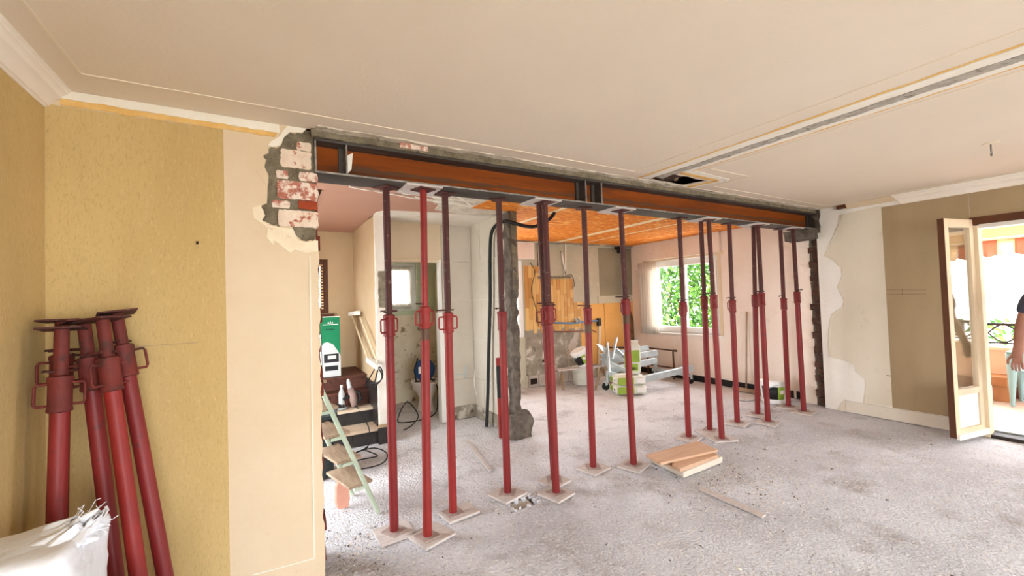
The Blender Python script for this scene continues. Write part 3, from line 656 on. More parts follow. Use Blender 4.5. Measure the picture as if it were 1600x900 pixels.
# toilet room
tw_ = root('wall_toilet_rear', 'scraped toilet wall, pale green above torn tile bed', 'wall', (1.7, 6.3, 0))
for x0, x1, z0, z1 in [(2.0, PX + .02, 1.2, RZ), (1.1, 2.0, 1.2, 1.38), (1.1, 2.0, 2.1, RZ)]:
    B(x0, x1, 6.3, 6.5, z0, z1).build('wall_section', m_wcgreen, tw_)
roughblock(1.1, PX + .02, 6.285, 6.5, 0, 1.3, .06, .01, 12, 9).build('torn_tile_bed', m_wclow, tw_)
B(PX - .03, PX + .012, 5.06, 6.3, 0, 1.98).build('olive_side', m_olive, tw_)
window('window_5', 'small toilet window with lace curtain', 6.36, 1.1, 2.0, 1.38, 2.1, .07, 2)
def curtain(name, label, p, q, z0, z1, folds, amp, mat=m_curt):
    mb = MB(); p, q = V(p), V(q); d_ = q - p; nrm = V((-d_.y, d_.x, 0)).normalized(); n = folds * 8; rows = 8
    for r in range(rows + 1):
        for i in range(n + 1):
            t = i / n; z = z1 + (z0 - z1) * r / rows
            b_ = p + d_ * t + nrm * (amp * math.sin(t * folds * 2 * math.pi) * (.6 + .5 * r / rows) + .01 * noise.noise(V((t * 5, r * .3, 1))))
            mb.v.append((b_.x, b_.y, z))
    mb.f = [(r * (n + 1) + i, r * (n + 1) + i + 1, (r + 1) * (n + 1) + i + 1, (r + 1) * (n + 1) + i) for r in range(rows) for i in range(n)]
    return mb
c1 = curtain('', '', (1.56, 6.345, 0), (1.92, 6.345, 0), 1.4, 2.06, 6, .012)
ct = thing('lace_curtain', (1.7, 6.34, 1.4), 'pale lace curtain in the toilet window', 'curtain')
o = c1.build('curtain_cloth', m_curt, ct, True); md = o.modifiers.new('thickness', 'SOLIDIFY'); md.thickness = .003
MB().cyl((1.5, 6.35, 2.065), (1.97, 6.35, 2.065), .006, n=8).build('curtain_rod', m_white, ct)
# ---- stair niche
nw = root('wall_stair', 'tan plaster wall beside the stairs with pale broken front edge', 'wall', (1.06, 5, 0))
B(1.02, 1.11, 4.66, 6.3, 0, RZ).build('wall_section', m_stairw, nw)
roughblock(1.014, 1.115, 4.625, 4.675, .2, RZ - .005, .05, .007, 9, 3).build('broken_edge', m_pale, nw)
roughblock(1.04, 1.13, 4.615, 4.68, 1.45, 1.85, .04, .012, 14, 5).build('bare_mortar', m_mortar, nw)
sb = root('wall_stair_rear', 'tan stairwell wall with wood framed window', 'wall', (.5, 6, 0))
for x0, x1, z0, z1 in [(XL, .1, 0, RZ), (.7, 1.02, 0, RZ), (.1, .7, 0, 1.39), (.1, .7, 2.11, RZ)]: B(x0, x1, 6.0, 6.2, z0, z1).build('wall_section', m_stairw, sb)
window('window_6', 'brown wooden stair window with slatted blind', 6.04, .1, .7, 1.39, 2.11, .06, 1, m_brown, .05)
B(.05, .76, 5.94, 6.04, 1.35, 1.385).build('window_sill', m_brown, sb, bevel=.005)
bl = thing('slatted_blind', (.4, 6.02, 1.4), 'pale slatted blind in the stair window', 'blind')
for k in range(16): MB().obox((.4, 6.02, 1.46 + k * .038), (.24, 0, 0), (0, .008, .008), (0, -.0008, .0008)).build('slat', m_batten, bl)
wrl = root('wall_rear_left', 'tan wall with window behind the wall stub', 'wall', (XL, 4, 0))
for y0, y1, z0, z1 in [(2.8, 3.1, 0, RZ), (4.6, 6.2, 0, RZ), (3.1, 4.6, 0, .15), (3.1, 4.6, 2.3, RZ)]: B(XL - .2, XL, y0, y1, z0, z1).build('wall_section', m_stairw, wrl)
window('window_7', 'white window in the rear left wall hidden behind the stub', XL - .14, 3.1, 4.6, .15, 2.3, .07, 2, swap=True)
# steps
sx0, sx1 = -.1, 1.02
ss = root('stairs', 'dark tiled steps with pale treads in the niche', 'stairs', (.5, 4.8, 0))
for (y0, z0, z1, y1, trm, i) in [(4.66, 0, .165, 6.0, m_dtread, 0), (4.93, .165, .335, 6.0, m_dtread, 1), (5.12, .335, .505, 6.0, m_rtread, 2), (5.26, .505, .66, 6.0, m_rtread, 3)]:
    B(sx0, sx1, y0 + .012, y1, z0, z1 - .03).build('step_body', m_mortar, ss)
    n = 4
    for k in range(n):
        a = sx0 + (sx1 - sx0) * k / n
        B(a + .003, a + (sx1 - sx0) / n - .003, y0, y0 + .014, z0 + .004, z1 - .032).build('riser_tile', m_dtile if i < 2 else m_rtread, ss)
    nxt = {0: 4.95, 1: 5.14, 2: 5.28, 3: 6.0}[i]
    B(sx0, sx1 - .002, y0 - .02, nxt, z1 - .03, z1).build('tread', trm, ss, bevel=.004)
B(sx1 - .012, sx1 + .0, 4.7, 5.9, .0, .62).build('stringer_tile', m_dtile, ss)
B(1.0, 1.14, 4.6, 4.64, 0, .16).build('plinth_tile', m_dtile, ss)

# ---- balcony outside the doorway
bf = root('floor_balcony', 'pale terrace floor and peach parapet', 'balcony', (7.4, 1, 0))
B(XR + .3, 8.55, -3.2, 3.4, -.14, -.02).build('terrace_slab', m_terr, bf)
B(8.4, 8.55, -3.2, 3.4, -.1, .6).build('parapet', m_peach, bf)
B(8.36, 8.6, -3.2, 3.4, .6, .64).build('coping', m_cream, bf, bevel=.006)
B(8.385, 8.4, -3.2, 3.4, -.02, .14).build('red_skirting', m_redskirt, bf)
B(XR + .3, 8.4, 3.3, 3.45, -.1, 2.6).build('side_wall', m_peach, bf)
y = -3.15
k = 0
while y < 3.35:
    pass
    B(XR + .31, 8.7, y, y + .145, 2.24, 2.262).build('soffit_board', m_soffit, bf); y += .15
B(8.55, 8.66, -3.2, 3.4, 2.12, 2.24).build('soffit_beam', m_soffit, bf)
aw = thing('awning', (8.7, .5, 1.9), 'red and cream striped awning valance under the balcony roof', 'awning')
MB().cyl((8.7, -3.1, 2.1), (8.7, 3.3, 2.1), .04).build('roller', m_white, aw, True)
y = -3.1; k = 0
while y < 3.25:
    n = 6; mb = MB()
    for r in range(4):
        for i in range(n + 1):
            t = i / n; drop = [.0, .07, .15, .2 + .035 * math.sin(math.pi * t)][r]
            mb.v.append((8.7 - .045 - .012 * r * math.sin(t * 6 + k), y + .16 * t, 2.09 - drop))
    mb.f = [(r * (n + 1) + i, r * (n + 1) + i + 1, (r + 1) * (n + 1) + i + 1, (r + 1) * (n + 1) + i) for r in range(3) for i in range(n)]
    o = mb.build('valance_stripe', m_awn_r if k % 2 else m_awn_c, aw, True); md = o.modifiers.new('thickness', 'SOLIDIFY'); md.thickness = .002
    y += .16; k += 1
rl = thing('balcony_railing', (8.48, .5, .64), 'dark iron railing with curved bars on the parapet', 'railing')
MB().bar((8.48, -3.1, .94), (8.48, 3.3, .94), .05, .035).build('top_rail', m_iron, rl)
MB().bar((8.48, -3.1, .69), (8.48, 3.3, .69), .03, .02).build('bottom_rail', m_iron, rl)
y = -3.0
while y < 3.3:
    MB().bar((8.48, y, .64), (8.48, y, .94), .05, .05, (1, 0, 0)).build('post', m_iron, rl)
    for sg in (-1, 1):
        MB().tube([(8.48, y + .02 + .28 * (t / 10), .82 + sg * .115 * math.cos(math.pi * t / 10 - math.pi)) for t in range(11)], .011, 6).build('curved_bar', m_iron, rl, True)
        MB().tube([(8.48, y + .3 + .28 * (t / 10), .82 + sg * .115 * math.cos(math.pi * t / 10)) for t in range(11)], .011, 6).build('curved_bar', m_iron, rl, True)
    y += .6
def hedge(name, label, x0, x1, y0, y1, z0, z1, n, sz, seed):
    r = random.Random(seed)
    hd = thing(name, ((x0 + x1) / 2, (y0 + y1) / 2, z0), label, 'hedge')
    for mi in range(3):
        mb = MB()
        for i in range(n // 3):
            c = V((r.uniform(x0, x1), r.uniform(y0, y1), r.uniform(z0, z1)))
            a = V((r.gauss(0, 1), r.gauss(0, 1), r.gauss(0, .7))).normalized(); b_ = a.orthogonal().normalized(); q = a.cross(b_) * .35; s_ = sz * r.uniform(.6, 1.3)
            mb.add([c - b_ * s_ * .6, c + q * s_ + a * s_ * .1, c + b_ * s_ * .7, c - q * s_ + a * s_ * .1], [(0, 1, 2, 3)])
        o = mb.build('leaves', m_leaf[mi], hd); o['kind'] = 'stuff'
    mb = MB()
    for i in range(8):
        x, y_ = r.uniform(x0, x1), r.uniform(y0, y1); mb.tube([(x, y_, z0 - .6), (x + .05, y_ + .03, (z0 + z1) / 2), (x, y_, z1)], [.03, .02, .01], 6)
    mb.build('stems', m_brownm, hd)['kind'] = 'stuff'
hedge('hedge', 'sunlit green shrubs beyond the balcony railing', 9.6, 10.6, -1.5, 4.0, -1.2, .92, 4200, .09, 3)
hedge('climbing_vine', 'green leafy vine outside the rear room window', 9.0, 9.6, 5.2, 9.4, -1.0, 2.5, 15000, .1, 5)
# door 2: balcony door frame, open leaf, sill
d2 = root('door_2', 'white framed balcony door standing open into the room', 'door', (XR, DY1, 0))
B(XR - .01, XR + .12, DY1 - .05, DY1, 0, DZ).build('door_jamb', m_cream, d2, bevel=.004)
B(XR - .01, XR + .12, DY0, DY0 + .05, 0, DZ).build('door_jamb', m_cream, d2, bevel=.004)
B(XR - .02, XR + .14, DY0, DY1, DZ + .01, DZ + .08).build('door_head', m_brown, d2, bevel=.004)
B(XR + .02, XR + .1, DY0 + .05, DY1 - .05, DZ - .03, DZ + .01).build('head_rail', m_white, d2)
B(XR + .0, XR + .32, DY0, DY1, -.02, .03).build('threshold', m_dsill, d2)
B(XR + .16, XR + .3, DY0, DY1, .03, .045).build('threshold_bar', m_galv, d2)
e0 = V((XR, DY1 - .0, 0)); e1 = V((5.55, 1.335, 0)); dr = (e1 - e0).normalized(); wd = (e1 - e0).length; nn = V((dr.y, -dr.x, 0))
if nn.y > 0: nn = -nn
def leafbar(u0, u1, z0, z1, t, mat, name, par, off=0.):
    c = e0 + dr * ((u0 + u1) / 2) + nn * off + V((0, 0, (z0 + z1) / 2))
    return MB().obox(c, dr * (u1 - u0) / 2, nn * t / 2, V((0, 0, (z1 - z0) / 2))).build(name, mat, par, bevel=.003)
lf = leafbar(.0, .07, .05, 2.13, .045, m_cream, 'leaf_stile', d2)
lf2 = leafbar(wd - .075, wd - .004, .05, 2.13, .045, m_cream, 'leaf_stile', d2)
leafbar(wd - .004, wd + .004, .05, 2.13, .05, m_brown, 'leaf_edge', d2)
leafbar(.07, wd - .075, 2.05, 2.13, .045, m_cream, 'leaf_rail', d2); leafbar(.07, wd - .075, .05, .13, .045, m_cream, 'leaf_rail', d2); leafbar(.07, wd - .075, .44, .5, .045, m_cream, 'leaf_rail', d2)
leafbar(.07, wd - .075, .13, .44, .02, m_white, 'leaf_panel', d2); leafbar(.07, wd - .075, .5, 2.05, .006, m_glass, 'pane', d2)
leafbar(.0, wd, .04, .09, .03, m_white, 'weather_bar', d2, .035)

# ================================================================== BEAM
bm = thing('steel_beam', (3.2, 2.68, 2.255), 'rust orange steel lintel beam resting on the red props', 'beam')
BX0, BX1 = .243, 6.16; BY0, BY1 = 2.575, 2.785; BZ0, BZ1 = 2.255, 2.455
B(BX0, BX1, BY0, BY1, BZ0, BZ0 + .014).build('bottom_flange', m_rustd, bm, bevel=.002)
B(BX0, BX1, BY0, BY1, BZ1 - .014, BZ1).build('top_flange', m_rustd, bm, bevel=.002)
B(BX0, BX1, 2.675, 2.685, BZ0 + .014, BZ1 - .014).build('web', m_rust, bm)
for x in (.245, .412, 2.235, 2.405, 6.0):
    B(x, x + .009, BY0 + .004, 2.675, BZ0 + .014, BZ1 - .014).build('stiffener', m_steel_edge if x < 1 else m_rustd, bm)
for x in (.412, 2.235, 2.4, 6.0):
    B(x - .03, x + .0, 2.655, 2.676, BZ0 + .014, BZ1 - .014).build('weld_patch', m_rustd, bm)
for x in (2.235, 2.405): B(x - .001, x + .01, BY0, BY0 + .006, BZ0 + .012, BZ1 - .012).build('stiffener_lip', m_steel_edge, bm)
MB().prism([(p.x, 2.674, p.z) for p in jag((.46, 0, 2.315), (5.95, 0, 2.325), 60, .006, (0, 0, 1), 3) + jag((5.95, 0, 2.352), (.46, 0, 2.345), 60, .008, (0, 0, 1), 5)], (0, .0015, 0)).build('mill_scale_band', m_scale, bm)
B(BX0, BX1, BY0 - .002, BY0 + .001, BZ0 + .001, BZ0 + .011).build('flange_edge', m_steel_edge, bm)
MB().prism([(.42, 2.60, BZ0 + .02), (.445, 2.60, BZ0 + .05), (.455, 2.60, BZ0 + .15), (.42, 2.60, BZ0 + .13)], (0, .02, 0)).build('plaster_splash', m_whitecoat, bm)
# packing above, part of the ceiling
roughblock(.225, 6.2, 2.555, 2.82, BZ1, CZ - .001, .05, .007, 12, 3).build('mortar_packing', m_mortar, ceil)
roughblock(.25, 6.1, 2.50, 2.565, CZ - .006, CZ + .01, .05, .012, 9, 13).build('crumbled_edge', m_roughceil, ceil)
a, b = ony(624, 222, 2.55), ony(668, 237, 2.55)
roughblock(a.x, b.x, 2.545, 2.6, b.z, a.z + .012, .03, .004, 30).build('brick', m_brk_p, ceil)
# bearing at the right-hand end
roughblock(5.8, XR + .12, 2.56, 2.86, 2.13, 2.252, .045, .02, 9, 2).build('bearing_pad', m_dmortar, rwall)
roughblock(6.0, XR + .12, 2.53, 2.6, 2.2, 2.5, .04, .02, 12, 4).build('mortar_bed', m_dmortar, rwall)

# ================================================================== PROPS
def prop(name, base, top, coll, label, group, low=m_red, up=m_reddk, ang=0., band=False, handles=2, pin=0., plate=.06, ro=.0285, ri=.0225, cm=None):
    base, top = V(base), V(top); ax = (top - base).normalized(); L = (top - base).length
    u = V((math.cos(ang), math.sin(ang), 0)); u = (u - ax * u.dot(ax)).normalized(); v2 = ax.cross(u); cm = cm or low
    r = thing(name, base, label, 'prop', group)
    P = lambda s, a=0, b=0: base + ax * s + u * a + v2 * b
    MB().obox(P(.004), u * plate, v2 * plate, ax * .004).build('base_plate', m_plate, r, bevel=.002)
    MB().tube([P(.006), P(coll)], ro, 18).build('outer_tube', low, r, True)
    MB().tube([P(coll - .02), P(L - .006)], ri, 16).build('inner_tube', up, r, True)
    ch = .135
    cl = MB().lathe(P(coll - ch), [(ro + .001, -.004), (ro + .009, 0), (ro + .009, .012), (ro + .007, .016), (ro + .007, ch - .02), (ro + .01, ch - .014), (ro + .01, ch), (ro - .002, ch + .006)], 20, ax).build('collar', cm, r, True)
    for sg in ((1, -1)[:handles]):
        a0 = (ro + .006) * sg; a1 = (ro + .042) * sg
        pts = [P(coll - .11, a0), P(coll - .11, a1 * .93), P(coll - .1, a1), P(coll - .035, a1), P(coll - .025, a1 * .93), P(coll - .025, a0)]
        MB().tube(pts, .0055, 8).build('handle', cm, cl, True)
    # wire pin through the inner tube
    pa = ang + pin; w3 = (u * math.cos(pin) + v2 * math.sin(pin)); w4 = ax.cross(w3)
    pts = []
    for k in range(13):
        t = k / 12 * math.pi * 1.35 - .5
        pts.append(P(coll + .022) + w3 * (math.cos(t) * .052 + .026) + w4 * (math.sin(t) * .036))
    pts = [P(coll + .022) - w3 * .045] + [P(coll + .022) + w3 * .03] + pts[:1] + pts
    MB().tube([P(coll + .022) - w3 * .042, P(coll + .022) + w3 * .05] + [P(coll + .022) + w3 * (.05 + .035 * math.sin(k / 8 * math.pi)) + w4 * (.045 * (1 - math.cos(k / 8 * math.pi)) / 2) + ax * .004 * k / 8 for k in range(1, 9)] + [P(coll + .026) - w3 * .03 + w4 * .045], .005, 8).build('locking_pin', m_reddk, r, True)
    if band: MB().tube([P(coll - ch - .075), P(coll - ch - .004)], ro + .0012, 18).build('worn_band', m_brownm, r, True)
    MB().obox(P(L - .004), u * plate, v2 * plate, ax * .004).build('head_plate', m_reddk, r, bevel=.002)
    return r
# base pixel, top pixel, collar-top pixel y, row (front/back), options
LBL = ['foremost rear-row prop nearest the brick stub, dark upper tube', 'bright red prop, second from the brick stub, worn band under collar',
       'third prop from the brick stub, with thin dark upper tube', 'fourth prop from the brick stub, standing beside the floor hole',
       'prop standing half hidden behind another, right of the floor hole', 'front prop of the close pair, right of the floor hole',
       'single prop left of the one beside the plywood boards', 'prop just left of the plywood boards on the floor',
       'prop standing behind the plywood boards', 'left prop of the pair in front of the rear window',
       'right prop of the pair in front of the rear window, front row', 'lone prop with a hook, left of the leaning broom',
       'left prop of the crossing pair right of the broom', 'right prop of the crossing pair, in front of the white bucket',
       'second to last prop, just right of the white bucket', 'last prop at the right, nearest the dark brick pillar']
PR = [((616, 830), (603, 291), 492, 1, .5, 0), ((668, 838), (661, 288), 480, 0, .3, .5), ((708, 801), (695, 300), 490, 1, .1, 2.9), ((793, 770), (779, 309), 488, 1, .9, .3),
      ((866, 750), (842, 320), 482, 1, 2.6, 2.5), ((869, 770), (851, 316), 478, 0, .1, 2.4), ((927, 730), (912, 323), 482, 1, 1.1, .6), ((990, 726), (970, 328), 468, 0, .2, 1.4),
      ((1076, 683), (1061, 339), 472, 1, .1, 2.8), ((1109, 672), (1095, 343), 464, 1, .3, .2), ((1128, 686), (1107, 342), 461, 0, .9, .4), ((1152, 660), (1139, 347), 469, 1, 1.3, 5.0),
      ((1184, 647), (1177, 350), 461, 1, 1.0, 2.9), ((1200, 659), (1184, 351), 458, 0, .8, .5), ((1232, 635), (1219, 354), 466, 1, .1, .4), ((1256, 643), (1239, 354), 456, 0, .8, 3.0)]
pads = []
for k, (b, t, cy_, back, ang, pin) in enumerate(PR):
    bp = onz(*b, .016); bp.z = .016
    yt = 2.735 if back else 2.64; zt = BZ0 if back else BZ0 - .012
    tp_ = ony(*t, yt); tp_ = V((tp_.x, yt, zt))
    # distance of the collar along the tube, from its height in the photograph
    ax = (tp_ - bp); best = min((abs((RW_.T @ (np.array(bp + ax * s) - CAMP))[1] / (RW_.T @ (np.array(bp + ax * s) - CAMP))[2] * F + CY - cy_), s) for s in [i / 400 for i in range(400)])[1]
    prop('steel_prop', bp, tp_, best * ax.length, LBL[k], 'telescopic steel props under the beam', low=m_redb if k in (1, 2) else m_red, up=m_redb if k == 1 else m_reddk, ang=ang, pin=pin,
         band=(k in (1, 6, 7)), handles=1 if k in (11, 12) else 2)
    pads.append(bp)
PADL = ['under the prop nearest the brick stub', 'under the bright red second prop', 'under the third prop', 'left of the hole in the floor', 'rear one right of the floor hole', 'front one right of the floor hole', 'under the prop left of the board stack',
        'beside the plywood board stack', 'behind the plywood board stack', '', 'long one under the pair by the rear window', 'under the hooked prop', 'under the rear prop of the crossing pair', 'under the front prop of the crossing pair', 'under the second to last prop', 'under the last prop at the right']
ROT = [.1, .55, .2, .5, .5, .5, .4, .6, .45, 0, .3, .5, .4, .4, .35, .4]
for k, bp in enumerate(pads):
    if k == 9: continue
    c = bp.copy(); hx, hy = .115, .105; r = ROT[k] * .5
    if k == 1: c += V((.03, .01, 0))
    if k == 2: c += V((.04, -.01, 0)); hx = .12; hy = .085
    if k == 4: hx = hy = .1
    if k == 10: c = (pads[9] + pads[10]) / 2; hx, hy, r = .12, .2, -.45
    if k == 5: hx = .1
    o = MB().obox((c.x, c.y, .008), (hx * math.cos(r), hx * math.sin(r), 0), (-hy * math.sin(r), hy * math.cos(r), 0), (0, 0, .0085)).build('plywood_pad', m_ply, bevel=.002)
    tag(o, 'dusty plywood pad ' + PADL[k], 'plywood pad', 'plywood pads under the props')
for k in (1, 5, 7, 10, 13, 15):
    t = PR[k][1]; c = ony(*t, 2.64)
    o = B(c.x - .13, c.x + .11, 2.565, 2.8, BZ0 - .012, BZ0).build('plywood_shim', m_ply, bevel=.002)
    tag(o, 'pale plywood shim on top of the ' + {1: 'bright red second prop', 5: 'close pair of props', 7: 'prop left of the board stack', 10: 'pair by the rear window', 13: 'crossing pair of props', 15: 'last prop at the right'}[k], 'plywood shim', 'plywood shims under the beam')
# spare props leaning in the corner
LEAN = [((-.735, 2.36, 0), (-.75, 2.49, 1.475), 1.33, .05, 'spare prop leaning in the corner, far left, behind the others', m_red),
        ((-.70, 2.2, 0), (-.715, 2.37, 1.445), 1.26, .1, 'upright spare prop in the corner with square handles, nearest the sack', m_red),
        ((-.50, 2.27, 0), (-.675, 2.455, 1.47), 1.33, .5, 'slanting spare prop, left of the three tilted right', m_red),
        ((-.41, 2.2, 0), (-.60, 2.39, 1.475), 1.33, .9, 'slanting spare prop, middle of the three, worn collar', m_redb),
        ((-.335, 2.28, 0), (-.575, 2.47, 1.50), 1.38, .3, 'slanting spare prop, rightmost of the stack in the corner', m_red)]
for b, t, c, a, lab, mt in LEAN:
    prop('steel_prop', b, t, c, lab, 'spare steel props leaning in the left corner', low=mt, up=m_redrust, ang=a, plate=.065, pin=.7 + a, cm=m_redrust)

# ================================================================== OBJECTS
# ---- rubble sacks at the lower left
def sack(name, label, c, hx, hy, hz, seed, rot=0., top=None):
    n, mrows = 64, 44; mb = MB(); c = V(c)
    def sgn(v, e): return math.copysign(abs(v) ** e, v)
    for j in range(mrows + 1):
        ph = -math.pi / 2 + math.pi * j / mrows
        for i in range(n):
            th = 2 * math.pi * i / n
            x = sgn(math.cos(ph), .2) * sgn(math.cos(th), .3) * hx; y = sgn(math.cos(ph), .2) * sgn(math.sin(th), .3) * hy; z = sgn(math.sin(ph), .24) * hz
            p = V((x, y, z)); q = V((p.x * 7, p.y * 7, p.z * 4 + seed))
            d_ = noise.noise(q) * .022 + noise.noise(V((p.x * 5 + p.z * 9, p.y * 9, p.z * 15 - p.x * 8 + seed))) * .012 + abs(noise.noise(V((p.x * 4, p.y * 4, p.z * 22 + seed)))) * .010
            d_ *= min(1, (z + hz) / (.2 * hz) + .1)
            nr = V((x / hx, y / hy, z / hz * .6)).normalized(); p += nr * d_
            p = Matrix.Rotation(rot, 3, 'Z') @ p; mb.v.append(tuple(c + V((p.x, p.y, p.z + hz))))
    mb.f = [(j * n + i, j * n + (i + 1) % n, (j + 1) * n + (i + 1) % n, (j + 1) * n + i) for j in range(mrows) for i in range(n)]
    r = thing(name, c, label, 'sack'); mb.build('sack_body', m_sack, r, True); return r
sk = sack('rubble_sack', 'full white woven rubble sack with frayed top below the leaning props', (-.64, 1.86, 0), .15, .17, .405, 2)
# open crumpled mouth with frayed threads
mb = MB(); n = 40
for j in range(7):
    for i in range(n):
        a = 2 * math.pi * i / n; t = j / 6
        rx = .10 * (1 - .55 * t) * (1 + .25 * noise.noise(V((math.cos(a) * 2, math.sin(a) * 2, t * 2)))) ; ry = .12 * (1 - .6 * t) * (1 + .25 * noise.noise(V((math.cos(a) * 2, math.sin(a) * 2, t * 2 + 4))))
        z = .79 + .045 * t + .025 * noise.noise(V((math.cos(a) * 3, math.sin(a) * 3, 7 + t)))
        mb.v.append((-.575 + rx * math.cos(a) + .06 * t, 1.9 + ry * math.sin(a), z))
mb.f = [(j * n + i, j * n + (i + 1) % n, (j + 1) * n + (i + 1) % n, (j + 1) * n + i) for j in range(6) for i in range(n)]
o = mb.build('sack_mouth', m_sack, sk, True); md = o.modifiers.new('thickness', 'SOLIDIFY'); md.thickness = .003
rnd = random.Random(4); mb = MB()
for i in range(70):
    a = rnd.uniform(-1.2, 1.6); p = V((-.53 + rnd.uniform(-.03, .02), 1.88 + rnd.uniform(-.03, .05), .785 + rnd.uniform(0, .05))); d_ = V((math.cos(a) * .6 + .3, rnd.uniform(-.4, .4), math.sin(a) * .6)).normalized()
    l = rnd.uniform(.02, .06); q = p + d_ * l; s_ = q + V((rnd.uniform(-.02, .02), 0, rnd.uniform(-.02, .02)))
    mb.tube([p, q, s_], .0012, 4)
mb.build('frayed_threads', m_sack, sk)['kind'] = 'stuff'
mb = MB(); mb.tube([(-.56, 1.88, .80), (-.53, 1.88, .835), (-.505, 1.88, .85), (-.485, 1.88, .862)], [.02, .014, .01, .003], 8); mb.build('twisted_corner', m_sack, sk, True)
mb = MB(); mb.tube([(-.58, 1.86, .79), (-.52, 1.84, .785), (-.47, 1.83, .788)], [.022, .018, .004], 8); mb.build('twisted_corner', m_sack, sk, True)
sack('rubble_sack', 'second lower white sack at the bottom edge, right of the frayed one', (-.37, 1.72, 0), .09, .1, .285, 9, .2)

# ---- step ladder
ld = thing('step_ladder', (.4, 3.3, 0), 'pale green step ladder with wooden treads behind the wall stub', 'ladder')
ra0, rb0 = V((.664, 3.115, .0)), V((.555, 3.52, .0)); du = V((-.337, -.015, .872)).normalized(); db = V((-.33, -.05, .872)).normalized()
H = 1.62
for p, d_ in ((ra0, du), (rb0, db)): MB().tube([p + d_ * .01, p + d_ * H], .016, 12).build('rail', m_mint, ld, True)
mb = MB(); tp0, tp1 = ra0 + du * H, rb0 + db * H
for i, s_ in enumerate((.24, .44, .64, .84, 1.04, 1.24, 1.44)):
    p, q = ra0 + du * s_, rb0 + db * s_; mdl = (p + q) / 2; al = (q - p) / 2 * .96; ac = V((al.y, -al.x, 0)).normalized()
    for j in (-1, 0, 1): MB().obox(mdl + ac * (.058 * j - .03) + V((0, 0, .01)), al, ac * .027, V((0, 0, .009))).build('tread_board', m_tread, ld)
    MB().obox(p + V((0, 0, -.01)) - ac * .03, (q - p).normalized() * .006, ac * .05, V((0, 0, .01))).build('tread_bracket', m_mint, ld)
    MB().obox(q + V((0, 0, -.01)) - ac * .03, (q - p).normalized() * .006, ac * .05, V((0, 0, .01))).build('tread_bracket', m_mint, ld)
for p in (tp0, tp1): MB().tube([p, V((p.x - .5, p.y, .01))], .014, 10).build('rear_leg', m_mint, ld, True)
MB().bar(tp0, tp1, .1, .03).build('top_cap', m_mint, ld)
# salmon scrap panel propped behind the ladder, dark bin
o = MB().prism([(.43, 3.35, .0), (.49, 3.33, .0), (.505, 3.33, .06), (.5, 3.34, .17), (.48, 3.36, .2), (.475, 3.37, .235), (.445, 3.38, .235), (.44, 3.37, .2), (.42, 3.36, .16), (.415, 3.35, .05)], (-.012, .02, 0)).build('salmon_offcut', m_salmon)
tag(o, 'salmon pink offcut standing beside the step ladder', 'offcut')
bn = thing('rubble_bin', (.33, 4.1, 0), 'dark grey plastic bin behind the step ladder', 'bin')
MB().lathe((.33, 4.1, .005), [(.15, 0), (.16, .02), (.19, .5), (.2, .51), (.2, .54), (.185, .54), (.155, .06)], 24).build('bin_body', m_terra, bn, True)
MB().tube([(.33 + .2 * math.cos(a), 4.1 + .2 * math.sin(a), .5) for a in [i / 24 * 2 * math.pi for i in range(24)]], .008, 6, closed=True).build('bin_rim', m_black, bn, True)
# ---- things on the stairs
g = thing('green_carton', (.62, 5.36, .66), 'tall green and grey appliance carton standing on the stairs', 'carton')
cx0, cx1, cz1 = .535, .735, 1.36
B(cx0, cx1, 5.3, 5.46, .662, cz1).build('carton_body', m_green, g, bevel=.003)
B(cx0, cx1, 5.3, 5.46, cz1 - .002, cz1 + .004).build('carton_top', m_white2, g)
yf = 5.297
MB().prism([(cx0, yf, .664), (cx1, yf, .664), (cx1, yf, .90), (cx1 - .03, yf, .96), (cx1 - .08, yf, 1.04), (cx0 + .06, yf, 1.07), (cx0 + .02, yf, 1.06), (cx0, yf, 1.03)], (0, .003, 0)).build('grey_print', m_lgrey, g)
B(cx0 + .02, cx1 - .02, yf - .002, yf, .83, .93).build('oven_print', m_ink, g); B(cx0 + .06, cx1 - .05, yf - .004, yf - .002, .87, .91).build('oven_window_print', m_lgrey, g)
B(cx0 + .03, cx1 - .03, yf - .002, yf, .735, .79).build('drawer_print', m_ink, g)
B(cx0 + .02, cx1 - .02, yf, yf + .003, 1.268, 1.275).build('title_print', m_white2, g); B(cx0 + .04, cx1 - .06, yf, yf + .003, 1.21, 1.218).build('title_print', m_ink, g)
for k in range(3): MB().prism([(.60 + k * .022, yf, 1.285), (.62 + k * .022, yf, 1.285), (.61 + k * .022, yf, 1.305 + .008 * (k == 1))], (0, .003, 0)).build('tree_logo', m_white2, g)
cb = B(.40, .53, 5.29, 5.40, .662, 1.16).build('white_carton', m_white2, bevel=.004); tag(cb, 'narrow white carton half hidden beside the green carton', 'carton')
dr_ = thing('hammer_drill', (.8, 5.03, .335), 'dusty grey pink hammer drill standing on the second stair', 'drill')
MB().tube([(.83, 5.02, .345), (.825, 5.02, .42), (.81, 5.02, .50), (.79, 5.03, .56)], [.03, .045, .045, .03], 12).build('motor_body', m_grip, dr_, True)
MB().tube([(.79, 5.03, .55), (.775, 5.03, .62), (.77, 5.03, .66)], [.026, .022, .012], 12).build('chuck', m_galv, dr_, True)
MB().tube([(.81, 5.02, .48), (.74, 5.0, .46), (.71, 5.0, .44)], [.02, .018, .018], 10).build('side_handle', m_black, dr_, True)
MB().tube([(.86, 5.01, .38), (.9, 5.0, .43), (.88, 5.0, .5), (.83, 5.02, .52)], .016, 10).build('grip', m_black, dr_, True)
wire([(.83, 4.98, .36), (.85, 4.93, .34), (.88, 4.87, .27), (.9, 4.62, .2), (.9, 4.57, .05), (.83, 4.5, .02), (.75, 4.45, .02), (.7, 4.4, .02)], .006, 'power_cord', m_black, dr_)
o = thing('plastic_bottle', (.70, 5.03, .335), 'clear small bottle standing by the drill on the stairs', 'bottle')
